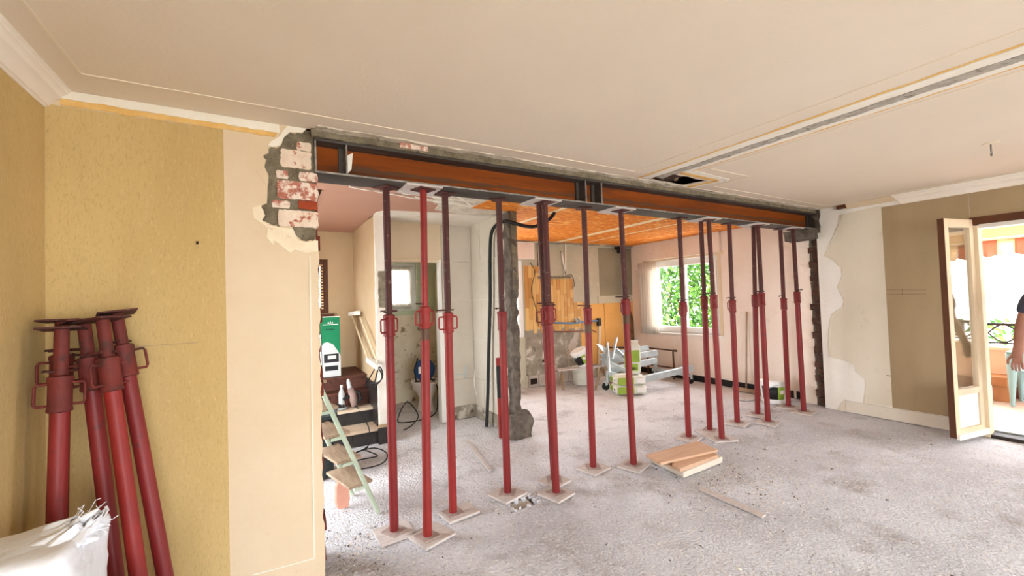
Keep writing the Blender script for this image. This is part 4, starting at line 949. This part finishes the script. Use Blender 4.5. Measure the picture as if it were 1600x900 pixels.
MB().lathe((.70, 5.03, .337), [(.03, 0), (.034, .01), (.034, .16), (.028, .19), (.013, .22), (.013, .24)], 16).build('bottle_body', m_bottle, o, True)
MB().lathe((.70, 5.03, .577), [(.015, 0), (.015, .025)], 12).build('bottle_cap', m_white2, o, True)
for (x, y, lab) in ((.6, 5.0, 'dark angle grinder lying on the second stair'),):
    o = thing('angle_grinder', (x, y, .335), lab, 'grinder')
    MB().tube([(x - .1, y, .365), (x + .05, y + .01, .37), (x + .1, y + .01, .37)], [.028, .03, .024], 12).build('grinder_body', m_black, o, True)
    MB().cyl((x + .1, y + .01, .345), (x + .1, y + .01, .355), .055).build('disc', m_galv, o, True); MB().cyl((x + .1, y + .01, .355), (x + .1, y + .01, .39), .025).build('gear_head', m_iron, o, True)
wp = lambda px, py: onx(px, py, .96)
hr = thing('stair_handrail', (.97, 5.2, .9), 'cream double handrail sloping along the stair wall with a coiled cable', 'handrail')
a, b = wp(549, 491), wp(577, 566); c, d_ = V((.99, 5.25, 1.37)), V((.99, 4.72, .93))
MB().bar(a, b, .02, .022).build('rail_board', m_cream, hr, bevel=.006)
MB().bar(wp(563, 496), wp(590, 566), .018, .02).build('rail_board', m_cream, hr, bevel=.006)
MB().bar(wp(547, 491), wp(560, 489), .05, .05).build('rail_bracket', m_white, hr, bevel=.006); MB().bar(wp(576, 562), wp(592, 574), .06, .05).build('rail_bracket', m_white, hr, bevel=.006)
cc = wp(588, 572)
wire([cc, wp(578, 590), wp(572, 600), wp(580, 605), wp(594, 596), wp(598, 584), wp(592, 574), wp(584, 600), wp(574, 598), wp(590, 598), wp(597, 588), wp(590, 572)], .007, 'hung_cable', m_black, hr)
fc = onz(580, 705, .012)
o = tag(wire([onz(x, y, .012) for x, y in [(548, 715), (560, 706), (585, 700), (604, 708), (600, 722), (575, 731), (545, 733), (540, 725), (565, 718), (590, 712), (570, 703), (575, 699)]], .006, 'power_cable', m_black, None), 'black cable lying in loops below the stairs', 'cable')
# ---- toilet with a blue cable reel on the lid
t = thing('toilet', (1.88, 5.66, 0), 'ivory toilet bowl seen through the stripped doorway', 'toilet')
MB().lathe((1.88, 5.66, .005), [(.12, 0), (.125, .02), (.1, .1), (.1, .18), (.14, .26), (.185, .34), (.2, .38)], 28, sx=.95, sy=1.25).build('bowl', m_cer, t, True)
MB().lathe((1.88, 5.66, .385), [(.2, 0), (.205, .012), (.2, .022), (.12, .026)], 28, sx=.95, sy=1.25).build('seat_lid', m_cer, t, True)
MB().tube([(1.88, 5.78, .2), (1.88, 5.95, .24), (1.88, 6.1, .24)], [.07, .06, .055], 14).build('outlet', m_cer, t, True)
rc0 = V((1.87, 5.66, .56)); rx = V((-.35, -1, 0)).normalized()
cr = thing('cable_reel', (1.87, 5.66, .41), 'blue cable reel standing on the toilet lid', 'cable reel')
for s_, nm in ((-.055, 'reel_disc'), (.055, 'reel_disc')): MB().lathe(rc0 + rx * s_, [(.13, -.006), (.145, -.003), (.145, .003), (.13, .006)], 32, rx).build(nm, m_blue, cr, True)
MB().lathe(rc0, [(.1, -.05), (.1, .05)], 24, rx).build('cable_winding', m_black, cr, True)
MB().lathe(rc0 + rx * .06, [(.04, 0), (.04, .02)], 20, rx).build('hub', m_ink, cr, True)
MB().tube([rc0 + V((-.13, -.03, -.14)), rc0 + V((-.15, -.03, .02)), rc0 + V((-.1, -.03, .17))], .01, 8).build('stand', m_ink, cr, True)
MB().tube([rc0 + V((-.15, -.05, -.142)), rc0 + V((.14, -.05, -.142))], .01, 8).build('stand_foot', m_ink, cr, True)
B(1.75, 1.785, 5.55, 5.555, .53, .62).build('reel_label', m_white2, cr)
wire([rc0 + V((.02, -.12, -.08)), (1.96, 5.42, .35), (1.95, 5.4, .15), (1.9, 5.35, .02), (1.7, 5.2, .012), (1.45, 5.2, .012), (1.4, 5.35, .02), (1.55, 5.45, .2), (1.65, 5.3, .05), (1.5, 5.05, .012), (1.35, 4.9, .012)], .007, 'loose_cable', m_black, cr)
# ---- black conduit hanging by the partition, with arch over the pillar
wire_o = wire([(2.2, 4.44, .01), (2.23, 4.44, .4), (2.25, 4.42, .9), (2.255, 4.35, 1.5), (2.255, 4.32, 2.0), (2.26, 4.28, 2.26), (2.265, 4.16, 2.35), (2.275, 3.98, 2.36), (2.34, 3.88, 2.325), (2.48, 3.87, 2.30), (2.62, 3.87, 2.31), (2.76, 3.83, 2.38), (2.83, 3.8, 2.465)], .02, 'black_conduit', m_black, None, 10)
tag(wire_o, 'thick black conduit arching over the broken pillar down to the floor', 'conduit')
lb, lt = ony(783, 666, 4.0), ony(778.5, 559, 4.0); lb.z = .005
sl = thing('spirit_level', lb, 'red and black spirit level standing against the broken pillar', 'spirit level')
for t0, t1, mt in ((0, .5, m_redb), (.5, .9, m_ink), (.9, 1., m_redb)):
    p_, q_ = lb.lerp(lt, t0), lb.lerp(lt, t1); MB().obox((p_ + q_) / 2, (.024, 0, 0), (0, .013, 0), (q_ - p_) / 2).build('level_section', mt, sl)
o = wire([(2.296, 4.9, .62), (2.27, 4.86, .6), (2.24, 4.83, .45), (2.26, 4.82, .3)], .005, 'dangling_wire', m_white, None); tag(o, 'thin pale wire dangling from the socket hole in the partition', 'wire')
o = MB().cyl((2.05, 4.965, .56), (2.2, 4.962, .565), .006, n=8); o.cyl((2.18, 4.962, .5), (2.18, 4.962, .66), .008, n=8); o = o.build('pipe_stub', m_galv); tag(o, 'thin capped pipe stub in front of the pale block wall', 'pipe')
# ---- buckets
def bucket(name, label, c, r, h_, ax=(0, 0, 1), lab_dir=(-.9, -.45, 0), lid=True, plain=False):
    c = V(c); ax = V(ax).normalized(); b_ = thing(name, c, label, 'bucket')
    MB().lathe(c, [(r * .8, 0), (r * .84, .01), (r * .97, h_ * .86), (r * 1.04, h_ * .87), (r * 1.04, h_ * .93), (r, h_ * .94), (r, h_)], 32, ax).build('bucket_body', m_white2 if not plain else m_bag, b_, True)
    if lid: MB().lathe(c + ax * h_, [(r * 1.05, -.02), (r * 1.06, 0), (r * .96, .012), (r * .9, .006)], 32, ax).build('lid', m_white2, b_, True)
    if not plain:
        L0 = V(lab_dir); L0 = (L0 - ax * L0.dot(ax)).normalized(); L1 = ax.cross(L0)
        for a0, a1, mt, nm in ((-.95, .35, m_ink, 'label_panel'), (.35, .95, m_lime, 'label_panel')):
            mb = MB(); n = 10
            for i in range(n + 1):
                a = a0 + (a1 - a0) * i / n
                for t_ in (.2, .75):
                    rr_ = r * (.84 + .13 * t_ / .86) + .0015; mb.v.append(tuple(c + ax * h_ * t_ + (L0 * math.cos(a) + L1 * math.sin(a)) * rr_))
            mb.f = [(2 * i, 2 * i + 2, 2 * i + 3, 2 * i + 1) for i in range(n)]
            o = mb.build(nm, mt, b_, True); md = o.modifiers.new('thickness', 'SOLIDIFY'); md.thickness = .001
        mb = MB()
        for i in range(5):
            a = .5 + .08 * i; mb.v.append(tuple(c + ax * h_ * .45 + (L0 * math.cos(a) + L1 * math.sin(a)) * (r * .93 + .004))); mb.v.append(tuple(c + ax * h_ * .62 + (L0 * math.cos(a) + L1 * math.sin(a)) * (r * .945 + .004)))
        mb.f = [(2 * i, 2 * i + 2, 2 * i + 3, 2 * i + 1) for i in range(4)]; mb.build('label_print', m_white2, b_, True)
    L0 = ax.orthogonal().normalized(); L1 = ax.cross(L0)
    MB().tube([c + ax * (h_ * .86 - .05 * math.sin(math.pi * i / 12) * 1.6) + (L0 * math.cos(math.pi * i / 12) + L1 * math.sin(math.pi * i / 12)) * r * 1.06 for i in range(13)], .004, 6).build('bail_handle', m_galv, b_, True)
    return b_
bucket('paint_bucket', 'white bucket with black and lime label standing by the right wall props', (5.84, 3.1, .004), .165, .3)
# trestle plank with the tilted bucket, a plain dirty bucket below
bucket('plaster_bucket', 'dirty plain white bucket standing under the plank', (4.66, 5.62, .004), .19, .29, lid=False, plain=True)
pk = thing('trestle', (4.6, 5.2, 0), 'small wooden trestle with a long plank in the rear room', 'trestle')
pa, pb = V((4.12, 5.62, .30)), V((5.0, 5.15, .36))
MB().bar(pa, pb, .16, .025).build('plank', m_ply, pk)
ctr = V((4.78, 5.28, .42))
for q in ((4.5, 5.14, 0), (4.84, 5.08, 0)): MB().bar(V((4.75, 5.24, .32)), V(q) + V((0, 0, .005)), .035, .03, (1, 0, 0)).build('trestle_leg', m_tread, pk)
for q in ((4.1, 5.45, 0), (4.25, 5.75, 0)): MB().bar(V((4.2, 5.58, .295)), V(q) + V((0, 0, .005)), .035, .03, (1, 0, 0)).build('trestle_leg', m_tread, pk)
bucket('paint_bucket', 'tilted white bucket with black and lime label resting on the plank', (4.55, 5.42, .365), .135, .27, ax=(-.42, .12, .9), lab_dir=(-.85, -.5, 0))
# ---- galvanised hoist frame with wheels, stacked channels
gf = thing('galvanised_frame', (5.2, 4.9, 0), 'folded galvanised steel lifting frame on castors in the rear room', 'lifting frame')
def chan(p, q, w_, h_, name='channel'):
    p, q = V(p), V(q); a = (q - p).normalized(); s_ = a.cross(V((0, 0, 1))).normalized()
    mb = MB(); c = (p + q) / 2; L = (q - p).length / 2
    mb.obox(c, a * L, s_ * .004, V((0, 0, h_ / 2))); mb.obox(c + V((0, 0, h_ / 2)) + s_ * w_ / 2, a * L, s_ * w_ / 2, V((0, 0, .003))); mb.obox(c - V((0, 0, h_ / 2)) + s_ * w_ / 2, a * L, s_ * w_ / 2, V((0, 0, .003)))
    return mb.build(name, m_galv, gf)
chan((4.73, 4.62, .16), (6.02, 4.45, .26), -.07, .085)
chan((4.62, 5.0, .27), (4.76, 4.62, .19), -.06, .08)
chan((4.7, 4.98, .30), (5.75, 4.95, .36), -.08, .08)
chan((4.72, 5.2, .40), (5.95, 5.1, .46), -.08, .09)
chan((4.8, 5.3, .48), (5.95, 5.3, .53), -.08, .08)
chan((4.74, 5.02, .36), (5.0, 4.9, .27), -.05, .05)
chan((4.70, 5.1, .44), (4.9, 4.85, .30), -.05, .05)
for p, q in (((4.55, 4.85, .3), (4.95, 5.3, .70)), ((4.85, 5.1, .46), (5.12, 5.25, .78)), ((5.15, 5.1, .46), (5.05, 5.2, .60))): MB().bar(p, q, .05, .025, (1, 0, 0)).build('brace', m_galv, gf)
MB().prism([(4.62, 5.2, .72), (4.78, 5.25, .68), (5.12, 5.1, .44), (5.02, 5.12, .43), (4.8, 5.18, .52)], (0, .02, .01)).build('bent_plate', m_galv, gf)
MB().bar((4.85, 5.35, .63), (5.4, 5.15, .60), .03, .03).build('brown_bar', m_brownm, gf)
for wx, wy in ((6.0, 4.5), (4.62, 5.02), (6.0, 5.25)):
    wh = MB().lathe((wx, wy, .062), [(.05, -.018), (.06, -.014), (.06, .014), (.05, .018)], 20, (.25, 1, 0)).build('castor', m_black, gf, True)
    MB().obox((wx, wy, .12), (.02, 0, 0), (0, .03, 0), (0, 0, .04)).build('castor_fork', m_galv, wh)
MB().bar((6.0, 4.5, .15), (6.0, 5.25, .15), .05, .06).build('cross_bar', m_galv, gf)
MB().bar((4.64, 4.98, .14), (4.64, 4.98, .3), .05, .05, (1, 0, 0)).build('brace', m_galv, gf); MB().bar((5.98, 5.2, .15), (5.93, 5.15, .5), .05, .04, (1, 0, 0)).build('brace', m_galv, gf)
# brown metal stand against the wall
bs = thing('brown_metal_stand', (6.0, 5.0, 0), 'brown metal rail stand between the steel frame and right wall', 'stand')
a, b = onx(1009, 543, 6.1), onx(1054, 548, 6.1)
MB().bar(a, b, .022, .022).build('top_bar', m_brownm, bs)
for p in (a.lerp(b, .06), a.lerp(b, .95)): MB().bar((p.x, p.y, .005), p, .022, .022, (1, 0, 0)).build('upright', m_brownm, bs)
MB().bar((a.x, a.y, .2), (b.x, b.y, .2), .02, .02).build('lower_bar', m_brownm, bs)
MB().cyl(b + V((0, .02, 0)), b + V((0, -.04, .0)), .02).build('end_knob', m_brownm, bs)
# ---- bags of adhesive
def bag(label, c, hx, hy, hz, rot, seed, upright=False):
    b_ = thing('adhesive_bag', (c[0], c[1], c[2] - hz), label, 'bag', 'white and lime adhesive bags'); mb = MB(); n, mr = 28, 16; R = Matrix.Rotation(rot, 3, 'Z')
    sg = lambda v, e: math.copysign(abs(v) ** e, v)
    for j in range(mr + 1):
        ph = -math.pi / 2 + math.pi * j / mr
        for i in range(n):
            th = 2 * math.pi * i / n
            p = V((sg(math.cos(ph), .35) * sg(math.cos(th), .3) * hx, sg(math.cos(ph), .35) * sg(math.sin(th), .3) * hy, sg(math.sin(ph), .4) * hz))
            p += noise.noise_vector(p * 14 + V((seed,) * 3)) * .008; mb.v.append(tuple(V(c) + R @ p))
    mb.f = [(j * n + i, j * n + (i + 1) % n, (j + 1) * n + (i + 1) % n, (j + 1) * n + i) for j in range(mr) for i in range(n)]
    mb.build('bag_body', m_bag, b_, True)
    def panel(u0, u1, v0, v1, face, mat, nm):
        if face == 'y': cs = V(((u0 + u1) / 2 * hx, -hy * 1.0, (v0 + v1) / 2 * hz)); ex = (V(((u1 - u0) / 2 * hx, 0, 0)), V((0, .008, 0)), V((0, 0, (v1 - v0) / 2 * hz)))
        else: cs = V((-hx * 1.0, (u0 + u1) / 2 * hy, (v0 + v1) / 2 * hz)); ex = (V((.008, 0, 0)), V((0, (u1 - u0) / 2 * hy, 0)), V((0, 0, (v1 - v0) / 2 * hz)))
        MB().obox(V(c) + R @ cs, *[R @ e for e in ex]).build(nm, mat, b_, bevel=.004)
    if upright:
        panel(-.75, .75, -.2, .55, 'y', m_lime, 'lime_print'); panel(-.5, .5, -.75, -.3, 'y', m_lime, 'lime_print'); panel(-.7, .7, -.6, .4, 'x', m_lime, 'lime_print'); panel(-.4, .4, -.7, -.5, 'y', m_ink, 'dark_print')
        MB().obox(V(c) + V((0, 0, hz + .015)), R @ V((hx * .8, 0, 0)), R @ V((0, .012, 0)), V((0, 0, .03))).rough(.01, 20).build('folded_top', m_bag, b_)
    else:
        panel(-.95, .1, -.75, .75, 'y', m_lime, 'lime_print'); panel(.3, .85, -.5, .5, 'y', m_white2, 'white_print')
        panel(.35, .9, -.5, .5, 'x', m_lime, 'lime_print'); panel(-.85, .1, -.5, .5, 'x', m_white2, 'white_print'); panel(-.6, -.2, -.25, .3, 'x', m_ink, 'dark_print'); panel(.45, .8, -.2, .2, 'x', m_ink, 'dark_print')
    return b_
bc = onz(983, 618)
bag('flat lime and white adhesive bag at the bottom of the pair', (bc.x + .12, bc.y + .12, .075), .235, .17, .07, -.45, 1)
bag('flat lime and white adhesive bag lying on the bottom one', (bc.x + .125, bc.y + .125, .213), .23, .165, .068, -.43, 5)
bag('upright lime and white adhesive bag standing on the flat pair', (bc.x + .19, bc.y + .08, .525), .11, .07, .24, -.5, 9, True)
# ---- broom / squeegee leaning on the right wall
br = thing('floor_squeegee', (6.05, 3.6, 0), 'floor squeegee with long wooden handle leaning on the pink wall', 'squeegee')
hb = onz(1166, 611, .02); ht = onx(1167.5, 487, XRR - .01)
MB().tube([hb, V((ht.x - .015, ht.y, ht.z))], .012, 10).build('handle', m_tread, br, True)
a, b = onz(1148, 614, .03), onz(1178, 622, .03)
MB().bar(V((hb.x, hb.y + .2, .035)), V((hb.x - .02, hb.y - .24, .035)), .04, .05).build('squeegee_head', m_tread, br); MB().bar(V((hb.x, hb.y + .2, .012)), V((hb.x - .02, hb.y - .24, .012)), .008, .02).build('rubber_blade', m_black, br)
o = MB().obox((5.75, 3.42, .01), (.14, -.02, 0), (.02, .1, 0), (0, 0, .008)).build('plywood_pad', m_ply); tag(o, 'loose plywood pad on the floor below the squeegee', 'plywood pad')
# ---- net curtain at the rear window
nc = thing('net_curtain', (6.2, 5.55, .76), 'white net curtain drawn to the left of the rear window', 'curtain')
o = curtain('', '', (6.2, 5.26, 0), (6.19, 5.70, 0), .76, 2.1, 7, .02).build('curtain_cloth', m_curt, nc, True); md = o.modifiers.new('thickness', 'SOLIDIFY'); md.thickness = .003
MB().cyl((6.205, 4.1, 2.1), (6.205, 5.75, 2.1), .007, n=8).build('curtain_rod', m_white, nc)
# ---- plaster slab with plywood boards on it
q = [onz(1014, 722), onz(1068, 748), onz(1130, 724), onz(1085, 702)]
slb = MB().prism([(p.x, p.y, .004) for p in q], (0, 0, .05)).rough(.008, 12).build('plaster_slab', m_pale, bevel=.008); tag(slb, 'dusty white plaster slab under the plywood boards', 'slab')
def board(name, px, z, th, label, mat=m_ply2):
    o = MB().prism([onz(x, y, z) for x, y in px], (0, 0, th)).build(name, mat, bevel=.002); tag(o, label, 'board', 'plywood boards stacked on the slab')
board('plywood_board', [(1018, 718), (1064, 738), (1122, 716), (1082, 698)], .062, .02, 'lowest plywood board of the stack on the plaster slab')
board('plywood_board', [(1050, 728), (1063, 736), (1122, 714), (1100, 704)], .083, .02, 'middle stepped plywood board of the stack on the slab')
board('plywood_board', [(1009, 714), (1032, 727), (1122, 706), (1090, 692)], .104, .02, 'topmost plywood board of the stack with overhanging corner')
for px, z, lab in (([(1092, 766), (1098, 763), (1197, 806), (1191, 810)], .004, 'thin pale wooden lath lying on the floor before the board stack'), ([(728, 691), (733, 690), (768, 735), (764, 737)], .004, 'thin white strip lying on the floor behind the third prop')):
    o = MB().prism([onz(x, y, z) for x, y in px], (0, 0, .012)).build('lath_strip', m_ply); tag(o, lab, 'strip')
# ---- balcony things
cbx = thing('cardboard_box', (8.2, 1.52, -.02), 'lower brown cardboard box on the terrace', 'box')
MB().obox((8.2, 1.54, .075), (.15, .02, 0), (-.02, .14, 0), (0, 0, .095)).build('box_body', m_card, cbx, bevel=.004); MB().obox((8.2, 1.54, .172), (.15, .02, 0), (-.003, .02, 0), (0, 0, .001)).build('box_tape', m_batten, cbx)
cbx = thing('cardboard_box', (8.18, 1.54, .174), 'upper brown cardboard box with a pale label on the terrace', 'box')
MB().obox((8.18, 1.57, .235), (.14, -.02, 0), (.02, .17, 0), (0, 0, .06)).build('box_body', m_card, cbx, bevel=.004); MB().obox((8.04, 1.66, .235), (.003, 0, 0), (0, .05, 0), (0, 0, .04)).build('box_label', m_white2, cbx)
jg = thing('water_jug', (7.9, 1.6, -.02), 'pale translucent jug beside the cardboard boxes', 'jug')
MB().lathe((7.9, 1.6, -.018), [(.07, 0), (.078, .02), (.078, .2), (.06, .26), (.025, .29), (.025, .33)], 20).build('jug_body', m_bottle, jg, True); MB().lathe((7.9, 1.6, .31), [(.03, 0), (.03, .025)], 14).build('jug_cap', m_white2, jg, True)
ch = thing('plastic_chair', (8.05, 1.10, -.02), 'blue grey plastic garden chair on the terrace', 'chair')
for sx in (-1, 1):
    for sy in (-1, 1):
        bx_, by_ = 8.05 + sx * .22, 1.10 + sy * .25; tx, ty = 8.05 + sx * .2, 1.10 + sy * .24
        MB().tube([(bx_, by_, -.018), (tx, ty, .42), (tx, ty, .62)], [.018, .045, .05], 10).build('leg', m_chair, ch, True)
B(7.85, 8.25, .87, 1.33, .40, .43).build('seat', m_chair, ch, bevel=.015)
for sy in (-1, 1): MB().bar((7.83, 1.10 + sy * .25, .635), (8.27, 1.10 + sy * .25, .635), .06, .03).build('armrest', m_chair, ch, bevel=.008)
for k in range(5): MB().obox((8.28, 0.95 + k * .075, .62), (.01, 0, 0), (0, .028, 0), (.03, 0, .2)).build('back_slat', m_chair, ch, bevel=.005)
B(8.29, 8.33, .85, 1.35, .8, .86).build('back_top', m_chair, ch, bevel=.015)
# ---- person in the balcony doorway, seen only in part
def skin_body(name, verts, edges, mat, parent, root_i, sub=2):
    me = bpy.data.meshes.new(name); o = bpy.data.objects.new(name, me); COL.objects.link(o); o.parent = parent; off = WL[parent]; WL[o] = off
    me.from_pydata([tuple(V(v[:3]) - off) for v in verts], edges, []); me.materials.append(mat)
    sk_ = o.modifiers.new('skin', 'SKIN'); me.skin_vertices[0]
    for i, v in enumerate(verts):
        r_ = v[3]; me.skin_vertices[0].data[i].radius = r_ if isinstance(r_, tuple) else (r_, r_); me.skin_vertices[0].data[i].use_root = (i == root_i)
    sk_.use_smooth_shade = True
    md = o.modifiers.new('sub', 'SUBSURF'); md.levels = sub; md.render_levels = sub; return o
pc = V((6.12, .77, .03))
pe = thing('person', pc, 'person in charcoal t-shirt and black shoes standing in the balcony doorway', 'person')
# facing +Y; left arm towards the room
def bp_(x, y, z, r): return (pc.x + x, pc.y + y, pc.z + z, r)
bv = [bp_(0, 0, .93, (.15, .11)), bp_(0, -.01, 1.12, (.135, .10)), bp_(0, 0, 1.30, (.16, .11)), bp_(0, -.01, 1.42, (.12, .085)), bp_(0, -.02, 1.50, .058), bp_(0, -.03, 1.58, (.068, .075)), bp_(0, -.035, 1.68, (.078, .098)), bp_(0, -.045, 1.745, (.05, .06)),
      bp_(-.17, .03, 1.40, .062), bp_(-.25, .1, 1.30, .054), bp_(-.275, .155, 1.09, .042), bp_(-.285, .17, .96, .042), bp_(-.29, .18, .83, .028), bp_(-.29, .19, .765, (.022, .04)),
      bp_(.17, 0, 1.40, .062), bp_(.25, -.01, 1.30, .054), bp_(.28, 0, 1.08, .042), bp_(.285, .06, .96, .042), bp_(.285, .1, .84, .028), bp_(.285, .115, .775, (.022, .04)),
      bp_(-.1, 0, .84, .09), bp_(-.105, .01, .50, .065), bp_(-.105, -.02, .30, .058), bp_(-.105, -.02, .09, .042), bp_(-.105, .05, .045, .038), bp_(-.11, .16, .035, .035),
      bp_(.1, 0, .84, .09), bp_(.105, .01, .50, .065), bp_(.105, -.02, .30, .058), bp_(.105, -.02, .09, .042), bp_(.105, .05, .045, .038), bp_(.11, .16, .035, .035)]
be = [(0, 1), (1, 2), (2, 3), (3, 4), (4, 5), (5, 6), (6, 7), (3, 8), (8, 9), (9, 10), (10, 11), (11, 12), (12, 13), (3, 14), (14, 15), (15, 16), (16, 17), (17, 18), (18, 19), (0, 20), (20, 21), (21, 22), (22, 23), (23, 24), (24, 25), (0, 26), (26, 27), (27, 28), (28, 29), (29, 30), (30, 31)]
# fingers grow from the palm of the same skin
for (pi, sg) in ((13, -1), (19, 1)):
    x, y, z, _ = bv[pi]
    for k, (dy, l) in enumerate([(-.03, .055), (-.01, .07), (.011, .075), (.031, .068)]):
        n0 = len(bv); bv += [(x, y + dy, z - .03, .0095), (x - sg * .004, y + dy + .004, z - .03 - l * .5, .0088), (x - sg * .014, y + dy + .002, z - .03 - l, .0075)]
        be += [(pi, n0), (n0, n0 + 1), (n0 + 1, n0 + 2)]
    n0 = len(bv); bv += [(x - sg * .01, y + .045, z + .02, .011), (x - sg * .02, y + .062, z - .015, .010), (x - sg * .024, y + .062, z - .05, .008)]; be += [(pi - 1, n0), (n0, n0 + 1), (n0 + 1, n0 + 2)]
body = skin_body('body', bv, be, m_skin, pe, 0)
sv = [bp_(0, 0, .80, (.172, .145)), bp_(0, 0, .90, (.182, .168)), bp_(0, -.005, 1.0, (.182, .165)), bp_(0, -.01, 1.12, (.17, .145)), bp_(0, 0, 1.30, (.182, .135)), bp_(0, -.008, 1.425, (.135, .1)), bp_(0, -.01, 1.475, .075), bp_(-.17, .03, 1.405, .078), bp_(-.25, .1, 1.30, .07), bp_(-.268, .135, 1.17, .064), bp_(.17, 0, 1.405, .078), bp_(.25, -.008, 1.30, .072), bp_(.272, .0, 1.17, .066)]
skin_body('t_shirt', sv, [(0, 1), (1, 2), (2, 3), (3, 4), (4, 5), (5, 6), (5, 7), (7, 8), (8, 9), (5, 10), (10, 11), (11, 12)], m_shirt, pe, 3)
tv = [bp_(0, 0, 1.02, (.15, .12)), bp_(0, 0, .88, (.165, .132)), bp_(-.1, 0, .78, .1), bp_(-.105, .01, .50, .082), bp_(-.105, -.02, .30, .075), bp_(-.105, -.02, .06, .07), bp_(.1, 0, .78, .1), bp_(.105, .01, .50, .082), bp_(.105, -.02, .30, .075), bp_(.105, -.02, .06, .07)]
skin_body('trousers', tv, [(0, 1), (1, 2), (2, 3), (3, 4), (4, 5), (1, 6), (6, 7), (7, 8), (8, 9)], m_trous, pe, 1)
for sx in (-1, 1):
    skin_body('shoe', [bp_(sx * .105, -.07, .05, .045), bp_(sx * .107, .04, .052, .05), bp_(sx * .112, .14, .045, (.05, .042)), bp_(sx * .115, .205, .04, (.042, .034))], [(0, 1), (1, 2), (2, 3)], m_ink, pe, 0)
hb_ = MB().lathe(pc + V((0, -.05, 1.64)), [(.078, -.06), (.086, 0), (.089, .04), (.082, .08), (.06, .115), (.03, .132), (.004, .137)], 24, sx=1., sy=1.12)
hb_.v = [(x, y + (.0 if z > pc.z + 1.70 else -.03 * (pc.z + 1.70 - z) / .1), z) for x, y, z in hb_.v]; hb_.rough(.004, 40).build('hair', m_hair, pe, True)
for sx in (-1, 1):
    MB().lathe(pc + V((sx * .032, .052, 1.655)), [(.001, -.011), (.009, -.006), (.011, 0), (.009, .006), (.001, .011)], 12).build('eye', m_eye, pe, True)
    MB().tube([pc + V((sx * .082, -.05, 1.62)), pc + V((sx * .09, -.06, 1.65)), pc + V((sx * .084, -.065, 1.68))], [.01, .014, .01], 10).build('ear', m_skin, pe, True)
MB().tube([pc + V((0, .055, 1.665)), pc + V((0, .072, 1.63)), pc + V((0, .06, 1.615))], [.01, .016, .012], 10).build('nose', m_skin, pe, True)
MB().tube([pc + V((-.026, .043, 1.575)), pc + V((0, .052, 1.573)), pc + V((.026, .043, 1.575))], [.004, .008, .004], 8).build('mouth', m_salmon, pe, True)
# ---- crumbs of plaster and mortar over the slab
rnd = random.Random(11)
for mt, cnt, nm, lab in ((m_pale, 2600, 'plaster_crumbs', 'pale plaster crumbs scattered over the concrete floor'), (m_dmortar, 1500, 'mortar_crumbs', 'dark mortar crumbs scattered over the concrete floor')):
    mb = MB()
    for i in range(cnt):
        x, y = rnd.uniform(.3, 5.9), rnd.uniform(.6, 5.6)
        if rnd.random() < .35: x, y = rnd.gauss(3.2, .4), rnd.gauss(2.1, .35)
        elif rnd.random() < .3: y = rnd.gauss(2.8, .25)
        elif rnd.random() < .25: x, y = .32 + abs(rnd.gauss(0, .18)), rnd.gauss(2.75, .25)
        if not (.3 < x < 5.9) or (2.15 < x < 2.5 and y > 3.8) or (x < 2.4 and y > 4.5): continue
        s_ = rnd.choice([.003, .004, .005, .006, .008, .011]); z = floor_h(x, y) + s_ * .4
        a = [V((x, y, z)) + V((rnd.uniform(-1, 1), rnd.uniform(-1, 1), rnd.uniform(-.6, .8))) * s_ for _ in range(4)]
        mb.add(a, [(0, 1, 2), (0, 3, 1), (1, 3, 2), (0, 2, 3)])
    tag(mb.build(nm, mt), lab, 'rubble', kind='stuff')
